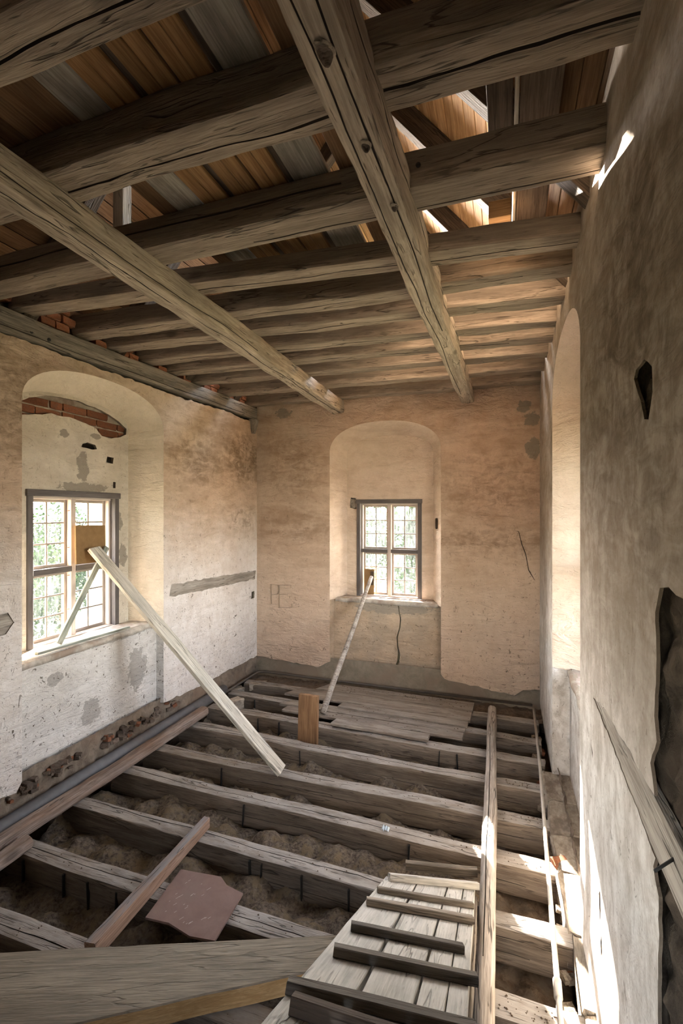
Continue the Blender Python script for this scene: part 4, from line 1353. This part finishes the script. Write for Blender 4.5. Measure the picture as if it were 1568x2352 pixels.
# ------------------------------------------------------------------ loose planking by the far wall
PB = [  # y0, y1, xL, xR, skewL
    (5.535, 5.80, -2.27, -0.345, 'dirt-covered loose plank nearest the far wall'),
    (5.27, 5.53, -2.58, -0.355, 'wide loose plank with a slanting left end, second from the far wall'),
    (5.115, 5.262, -1.83, -0.375, 'third loose plank from the far wall, behind the brown upright'),
    (4.97, 5.11, -2.50, -0.39, 'loose plank with a rounded left end beside the brown upright'),
    (4.83, 4.965, -2.40, -0.40, 'loose plank with white droppings on it, last but one from the far wall'),
    (4.68, 4.825, -1.75, -0.72, 'short loose plank with a notched right end, nearest of the planking'),
]
for i, (y0, y1, xl, xr, lab) in enumerate(PB):
    w = y1 - y0
    sk = (0.30, -0.0) if i == 1 else ((0.12, 0) if i in (0, 3) else (0.02, 0))
    o = board('loose_plank', (xl, (y0 + y1) / 2 + 0.02, -2.262 + 0.005 * (i % 2)), (xr, (y0 + y1) / 2 - 0.02, -2.262 + 0.004 * (i % 3)), w - 0.014, 0.032, M['plank'], step=0.12, amp=0.006, skew=sk, ch=0.005)
    tag(o, lab, 'plank', 'loose planks by the far wall')
o = board('upright_board', (-1.905, 4.44, -2.52), (-1.90, 4.47, -1.875), 0.21, 0.05, M['brown_block'], up=(0, 1, 0), amp=0.003, step=0.08)
tag(o, 'short brown board standing upright in the gap before the loose planking', 'board')

# ------------------------------------------------------------------ braces and props
o = board('long_brace', (-1.845, 3.73, -2.262), (-3.615, 3.40, -0.34), 0.135, 0.036, M['white'], up=(0.72, 0.0, 0.68), amp=0.004, step=0.1)
tag(o, 'long pale plank propped from a floor joist against the left window', 'plank')
o = board('window_card', (-3.655, 3.24, -0.475), (-3.675, 3.25, -0.125), 0.012, 0.335, M['card'], up=(0, 1, 0), amp=0.001)
o.matrix_basis = Matrix.Translation(Vector((0, 0.168, 0))) @ o.matrix_basis
tag(o, 'square brown card propped against the left window panes', 'card')
o = board('window_lath', (-3.575, 3.0, -1.115), (-3.632, 3.565, -0.34), 0.05, 0.028, M['green'], up=(1, 0, 0.2), amp=0.002)
tag(o, 'grey green lath leaning across the left window', 'lath')
o = board('sill_lath', (-3.372, 2.70, -1.105), (-3.352, 3.63, -1.11), 0.035, 0.02, M['green'], amp=0.003)
o.matrix_basis = Matrix.Translation(Vector((-0.075, 0, 0))) @ o.matrix_basis
tag(o, 'thin green lath lying along the left window sill', 'lath')

pp = [(-1.905 + 0.172 * t, 4.865 + 1.40 * t, -2.222 + 1.327 * t + 0.012 * math.sin(9 * t)) for t in [k / 14 for k in range(15)]]
o = tube('prop_pole', pp, 0.03, M['pole'], None, 10, [0.036 - 0.012 * k / 14 + 0.003 * noise.noise(Vector((k * .9, 0, 0))) for k in range(15)])
tag(o, 'thin round pole propped from the loose planks against the far window', 'pole')
o = board('window_card', (-1.80, 6.385, -1.17), (-1.80, 6.40, -0.80), 0.14, 0.012, M['card'], up=(0, -1, 0.1), amp=0.004, step=0.05)
tag(o, 'torn brown card held in the lower left of the far window', 'card')
q = board('dark_patch', (-1.755, 6.372, -1.02), (-1.755, 6.38, -0.83), 0.05, 0.012, M['card_dark'], o, up=(0, -1, 0.1), amp=0.006, step=0.04)
o = board('sill_strip', (-1.62, 6.19, -1.155), (-0.98, 6.20, -1.158), 0.03, 0.012, M['redwood'], amp=0.003)
tag(o, 'thin reddish strip of wood lying on the far window sill', 'strip')

# ------------------------------------------------------------------ near left: stick, hardboard, squared timber
o = beam('reddish_stick', (-1.987, 1.845, -2.232), (-2.035, 2.90, -2.236), 0.062, 0.085, M['redwood'], seed=81, step=0.06, n=12, sq=9, amp=0.006, taper=(1.1, 0.85))
tag(o, 'reddish squared stick lying across two floor joists, left of the hardboard', 'stick')
hb = [(-1.946, 2.49), (-1.67, 2.52), (-1.60, 2.475), (-1.475, 2.455), (-1.457, 2.14), (-1.60, 2.12), (-1.76, 2.15), (-1.909, 2.136)]
hb = [(x * 0.995, y) for x, y in hb]
hv = [Vector((x, y, -2.262 + EYE + 0.02 * (y - 2.3))) for x, y in hb] + [Vector((x, y, -2.274 + EYE + 0.02 * (y - 2.3))) for x, y in hb]
n = len(hb)
hf = [tuple(range(n - 1, -1, -1)), tuple(range(n, 2 * n))] + [(i, (i + 1) % n, n + (i + 1) % n, n + i) for i in range(n)]
o = mesh_obj('hardboard_sheet', hv, hf, M['hardboard'])
tag(o, 'reddish brown hardboard sheet with a broken corner lying on a floor joist', 'sheet')
sv, sf = [], []
for k in range(26):
    x, y = R.uniform(-1.85, -1.52), R.uniform(2.17, 2.44)
    L = R.uniform(0.006, 0.03)
    z = -2.2612 + EYE + 0.02 * (y - 2.3)
    b = len(sv)
    dx, dy = L * 0.45, L * 0.9
    sv += [Vector((x, y, z)), Vector((x + 0.002, y - 0.001, z)), Vector((x + dx + 0.002, y + dy - 0.001, z)), Vector((x + dx, y + dy, z))]
    sf.append((b, b + 1, b + 2, b + 3))
q = mesh_obj('scratches', sv, sf, M['scratch'], o)
q['kind'] = 'stuff'

# squared timber: tapered, top and side built from its eight measured corners with rough edges
far_a, far_b = Vector((-2.75, 1.49, -2.17)), Vector((-0.70, 2.335, -2.17))
near_a, near_b = Vector((-2.30, 1.165, -2.175)), Vector((-0.735, 2.155, -2.178))
verts, faces = [], []
nx_ = 40
for i in range(nx_ + 1):
    t = i / nx_
    fa = far_a.lerp(far_b, t)
    na = near_a.lerp(near_b, t)
    md = fa.lerp(na, 0.55) + Vector((0, 0, 0.018 * (1 - t)))
    wv = 0.006 * noise.noise(Vector((t * 7, 1, 0)))
    wn_ = 0.006 * noise.noise(Vector((t * 7, 5, 0)))
    sec = [fa + Vector((0, wv, -0.10)), fa + Vector((0, wv, -0.006)), fa + Vector((0.0, wv - 0.006, 0)), md, na + Vector((0, wn_ + 0.006, 0)), na + Vector((0, wn_, -0.006)), na + Vector((0.004, wn_ + 0.01, -0.095 - 0.01 * (1 - t)))]
    verts += [v + Vector((0, 0, EYE)) for v in sec]
m7 = 7
for i in range(nx_):
    for j in range(m7):
        a, b = i * m7 + j, i * m7 + (j + 1) % m7
        faces.append((a, a + m7, b + m7, b))
faces.append(tuple(range(m7)))
faces.append(tuple(nx_ * m7 + j for j in range(m7 - 1, -1, -1)))
xdir = (far_b - far_a).normalized()
zdir = Vector((0, 0, 1))
rot = Matrix((xdir, zdir.cross(xdir), zdir)).transposed().to_4x4()
mwt = Matrix.Translation(far_a + Vector((0, 0, EYE))) @ rot
inv = mwt.inverted()
o = mesh_obj('squared_timber', [inv @ v for v in verts], faces, [M['butter'], M['sawn_face']], None, False, mwt)
for pi, p in enumerate(o.data.polygons):
    if pi < nx_ * m7 and pi % m7 == 5:
        p.material_index = 1
tag(o, 'big sawn squared timber across the bottom left foreground', 'timber')

# ------------------------------------------------------------------ right: pole, pipe, stones
o = beam('pole_rail', (-0.066, 1.1, -2.238), (-0.137, 5.6, -2.228), 0.092, 0.092, M['pole'], seed=91, step=0.07, n=16, sq=2.2, amp=0.008, cracks=[('top', 0.25, 0.3, 0.85, 0.012, 0.006)])
tag(o, 'long stripped pole lying across the floor joists near the right wall', 'pole')
o = tube('wall_pipe', [(0.215, 1.4, -2.20), (0.224, 2.15, -2.20), (0.244, 2.97, -2.205), (0.285, 4.4, -2.215), (0.305, 5.75, -2.22)], 0.013, M['pipe_pale'], None, 10)
tag(o, 'thin pale pipe along the foot of the right wall', 'pipe')
tube('coupling', [(0.2275, 2.34, -2.2005), (0.230, 2.43, -2.201)], 0.019, M['pipe_pale'], o, 12)
for (x, y, z) in ((0.25, 2.37, 0), (0.255, 2.0, 0), (0.27, 3.0, 0)):
    q = board('pipe_stake', (x - 0.025, y, -2.55), (x - 0.022, y, -2.225), 0.012, 0.03, M['green'], o, amp=0.002)
ns = 0
y = 1.55
while y < 4.4:
    ln = R.uniform(0.28, 0.48)
    big = 2.84 < y + ln / 2 < 4.5
    brick(wall_right, (0.425 if big else 0.375, y + ln / 2, -2.335), (ln - 0.012, 0.24 if big else 0.085, 0.16), math.radians(90) + R.uniform(-.03, .03), 0, 'stone', 'stone')
    y += ln
for k in range(70):
    y = R.uniform(1.5, 5.8)
    s = R.uniform(0.025, 0.06)
    brick(wall_right, (R.uniform(0.285, 0.34), y, -2.40 + R.uniform(-.02, .05)), (s * 1.4, s, s * 0.8), R.uniform(0, 3), R.uniform(-.4, .4), 'stone' if k % 4 else 'brick', 'stone')
o = brick(None, (0.335, 3.36, -2.29), (0.10, 0.075, 0.065), 0.5, 0.2)
o.name = 'loose_brick'
tag(o, 'broken orange brick on the rubble beside the right wall pipe', 'brick')
o = brick(None, (0.07, 2.12, -2.455), (0.12, 0.075, 0.05), 0.9, 0.25)
o.name = 'loose_brick'
tag(o, 'orange brick lying in the rubble bay beside the pole near the camera', 'brick')

# ------------------------------------------------------------------ plank ramp
N_R = Vector((0, 0.5, 1)).normalized()


def ramp_pt(x, y, up=0.0):
    z = -2.2 + 0.5 * (2.85 - y)
    return (x + 0.0, y + N_R.y * up, z + N_R.z * up)


root = empty('plank_ramp', (-0.36, 2.85, -2.28))
tag(root, 'grey cleated plank ramp coming down to the floor beside the pole', 'ramp')
edges_far = [-0.655, -0.478, -0.318, -0.232, -0.165]
edges_near = [-0.575, -0.385, -0.205, -0.125, -0.055]
for k in range(4):
    xf = (edges_far[k] + edges_far[k + 1]) / 2
    xn = (edges_near[k] + edges_near[k + 1]) / 2
    y_far = (2.68, 2.78, 2.86, 2.88)[k]
    board('plank', ramp_pt(xf, y_far, -0.018), ramp_pt(xn, 0.35, -0.018), edges_far[k + 1] - edges_far[k] - 0.004, 0.034, M['ramp'], root, up=(0, 0.45, 0.9), step=0.08, amp=0.003)
for (yl, yr, xl, xr, w, h, m) in ((2.60, 2.88, -0.62, -0.15, 0.035, 0.035, 'ramp'), (2.35, 2.50, -0.62, -0.155, 0.04, 0.024, 'cleat'), (2.13, 2.27, -0.615, -0.14, 0.05, 0.027, 'cleat'),
                              (1.80, 1.91, -0.585, -0.155, 0.045, 0.026, 'cleat_dark'), (1.555, 1.67, -0.57, -0.09, 0.045, 0.029, 'cleat_dark'), (1.255, 1.36, -0.605, -0.075, 0.055, 0.028, 'cleat_dark'), (1.165, 1.19, -0.55, -0.06, 0.04, 0.04, 'dark_board')):
    board('cleat', ramp_pt(xl, yl, h / 2), ramp_pt(xr, yr, h / 2), w, h, M[m], root, up=(0, 0.45, 0.9), step=0.06, amp=0.004)
board('stringer', ramp_pt(-0.168, 2.88, -0.085), ramp_pt(-0.068, 0.4, -0.085), 0.03, 0.10, M['cleat'], root, amp=0.003)
board('stringer', ramp_pt(-0.60, 2.62, -0.085), ramp_pt(-0.53, 0.4, -0.085), 0.03, 0.10, M['cleat'], root, amp=0.003)
o = board('loose_batten', (-0.60, 2.985, -2.255), (-0.165, 3.07, -2.255), 0.035, 0.05, M['cleat'], amp=0.003)
tag(o, 'short batten lying on a joist just beyond the foot of the ramp', 'batten')

# ------------------------------------------------------------------ small debris
pv, pf = [], []
for i in range(7):
    for j in range(2):
        pv.append(Vector((-0.835 + 0.009 * i, 3.275 + 0.04 * j + 0.008 * math.sin(i * 2.1), -2.270 + EYE + 0.012 * (i % 2) + 0.006 * j)))
for i in range(6):
    pf.append((2 * i, 2 * i + 2, 2 * i + 3, 2 * i + 1))
o = mesh_obj('paper_scrap', pv, pf, M['paper'])
tag(o, 'crumpled scrap of pale blue paper on a floor joist', 'paper')

dv, df = [], []


def crumb(x, y, z, s):
    b = len(dv)
    for (a, c, d) in ((1, 0, 0), (-1, 0.2, 0), (0, 1, 0.1), (0.1, -1, 0), (0, 0, 1)):
        dv.append(Vector((x + a * s * R.uniform(.6, 1.2), y + c * s * R.uniform(.6, 1.2), z + EYE + d * s)))
    df.extend([(b, b + 2, b + 4), (b + 2, b + 1, b + 4), (b + 1, b + 3, b + 4), (b + 3, b, b + 4)])


for k in range(900):
    i = R.randrange(6)
    y0, y1, xl, xr, lab = PB[i]
    if R.random() < (0.95 if i < 2 else 0.35):
        crumb(R.uniform(xl + .25, xr - .02), R.uniform(y0 + .02, y1 - .02), -2.247, R.uniform(0.003, 0.011))
for k in range(700):
    i = R.randrange(1, 9)
    yl, yr = FJ[i][0], FJ[i][1]
    x = R.uniform(-3.0, 0.22) if k % 3 else R.uniform(-0.02, 0.25)
    crumb(x, yl + (yr - yl) * (x + 3.19) / 3.5 + R.uniform(.02, .11), -2.279, R.uniform(0.002, 0.007))
o = mesh_obj('debris', dv, df, M['dirt'])
tag(o, 'crumbs of dirt scattered over joists and loose planks', 'debris', None, 'stuff')

# ------------------------------------------------------------------ outdoors
gr = mesh_obj('ground', [Vector((-60, -30, -5.5 + EYE)), Vector((40, -30, -5.5 + EYE)), Vector((40, 70, -5.5 + EYE)), Vector((-60, 70, -5.5 + EYE))], [(0, 1, 2, 3)], M['grass'])
struct(gr, 'green meadow outside the windows', 'ground')


def tree(x, y, zc, r, rz, lab, seed):
    rr = random.Random(seed)
    root = empty('tree', (x, y, -5.5))
    tag(root, lab, 'tree', 'trees outside the windows')
    tube('trunk', [(x, y, -5.5), (x + .1, y, -4.0), (x, y + .1, zc)], 0.2, M['bark'], root, 8, [0.22, 0.17, 0.08])
    v, f = [], []
    for k in range(4200):
        while True:
            p = Vector((rr.uniform(-1, 1), rr.uniform(-1, 1), rr.uniform(-1, 1)))
            if 0.25 < p.length < 1 and noise.noise(p * 2.6 + Vector((seed, 0, 0))) > -0.30:
                break
        c = Vector((x + p.x * r, y + p.y * r, zc + EYE + p.z * rz))
        s = rr.uniform(0.05, 0.12)
        a = Vector((rr.uniform(-1, 1), rr.uniform(-1, 1), rr.uniform(-1, 1))).normalized()
        b = a.cross(Vector((rr.uniform(-1, 1), rr.uniform(-1, 1), rr.uniform(-1, 1)))).normalized()
        k0 = len(v)
        v += [c - a * s, c + b * s * 0.6, c + a * s, c - b * s * 0.6]
        f.append((k0, k0 + 1, k0 + 2, k0 + 3))
    q = mesh_obj('foliage', v, f, M['leaf'], root)
    q['kind'] = 'stuff'


tree(-5.2, 17.5, -0.9, 1.8, 2.2, 'leafy tree seen through the left half of the far window', 11)
tree(-3.2, 20.5, -2.9, 1.8, 2.2, 'low leafy tree seen through the lower right of the far window', 12)
tree(-2.7, 16.0, -0.7, 0.6, 1.1, 'slim leafy tree at the right edge of the far window', 13)
tree(-15.0, 10.6, -2.4, 2.0, 2.3, 'leafy tree seen through the left half of the left window', 14)
tree(-18.5, 15.5, -2.1, 2.0, 2.6, 'leafy tree seen through the middle of the left window', 15)
tree(-15.0, 15.8, -2.6, 2.0, 2.1, 'leafy tree seen through the right half of the left window', 16)
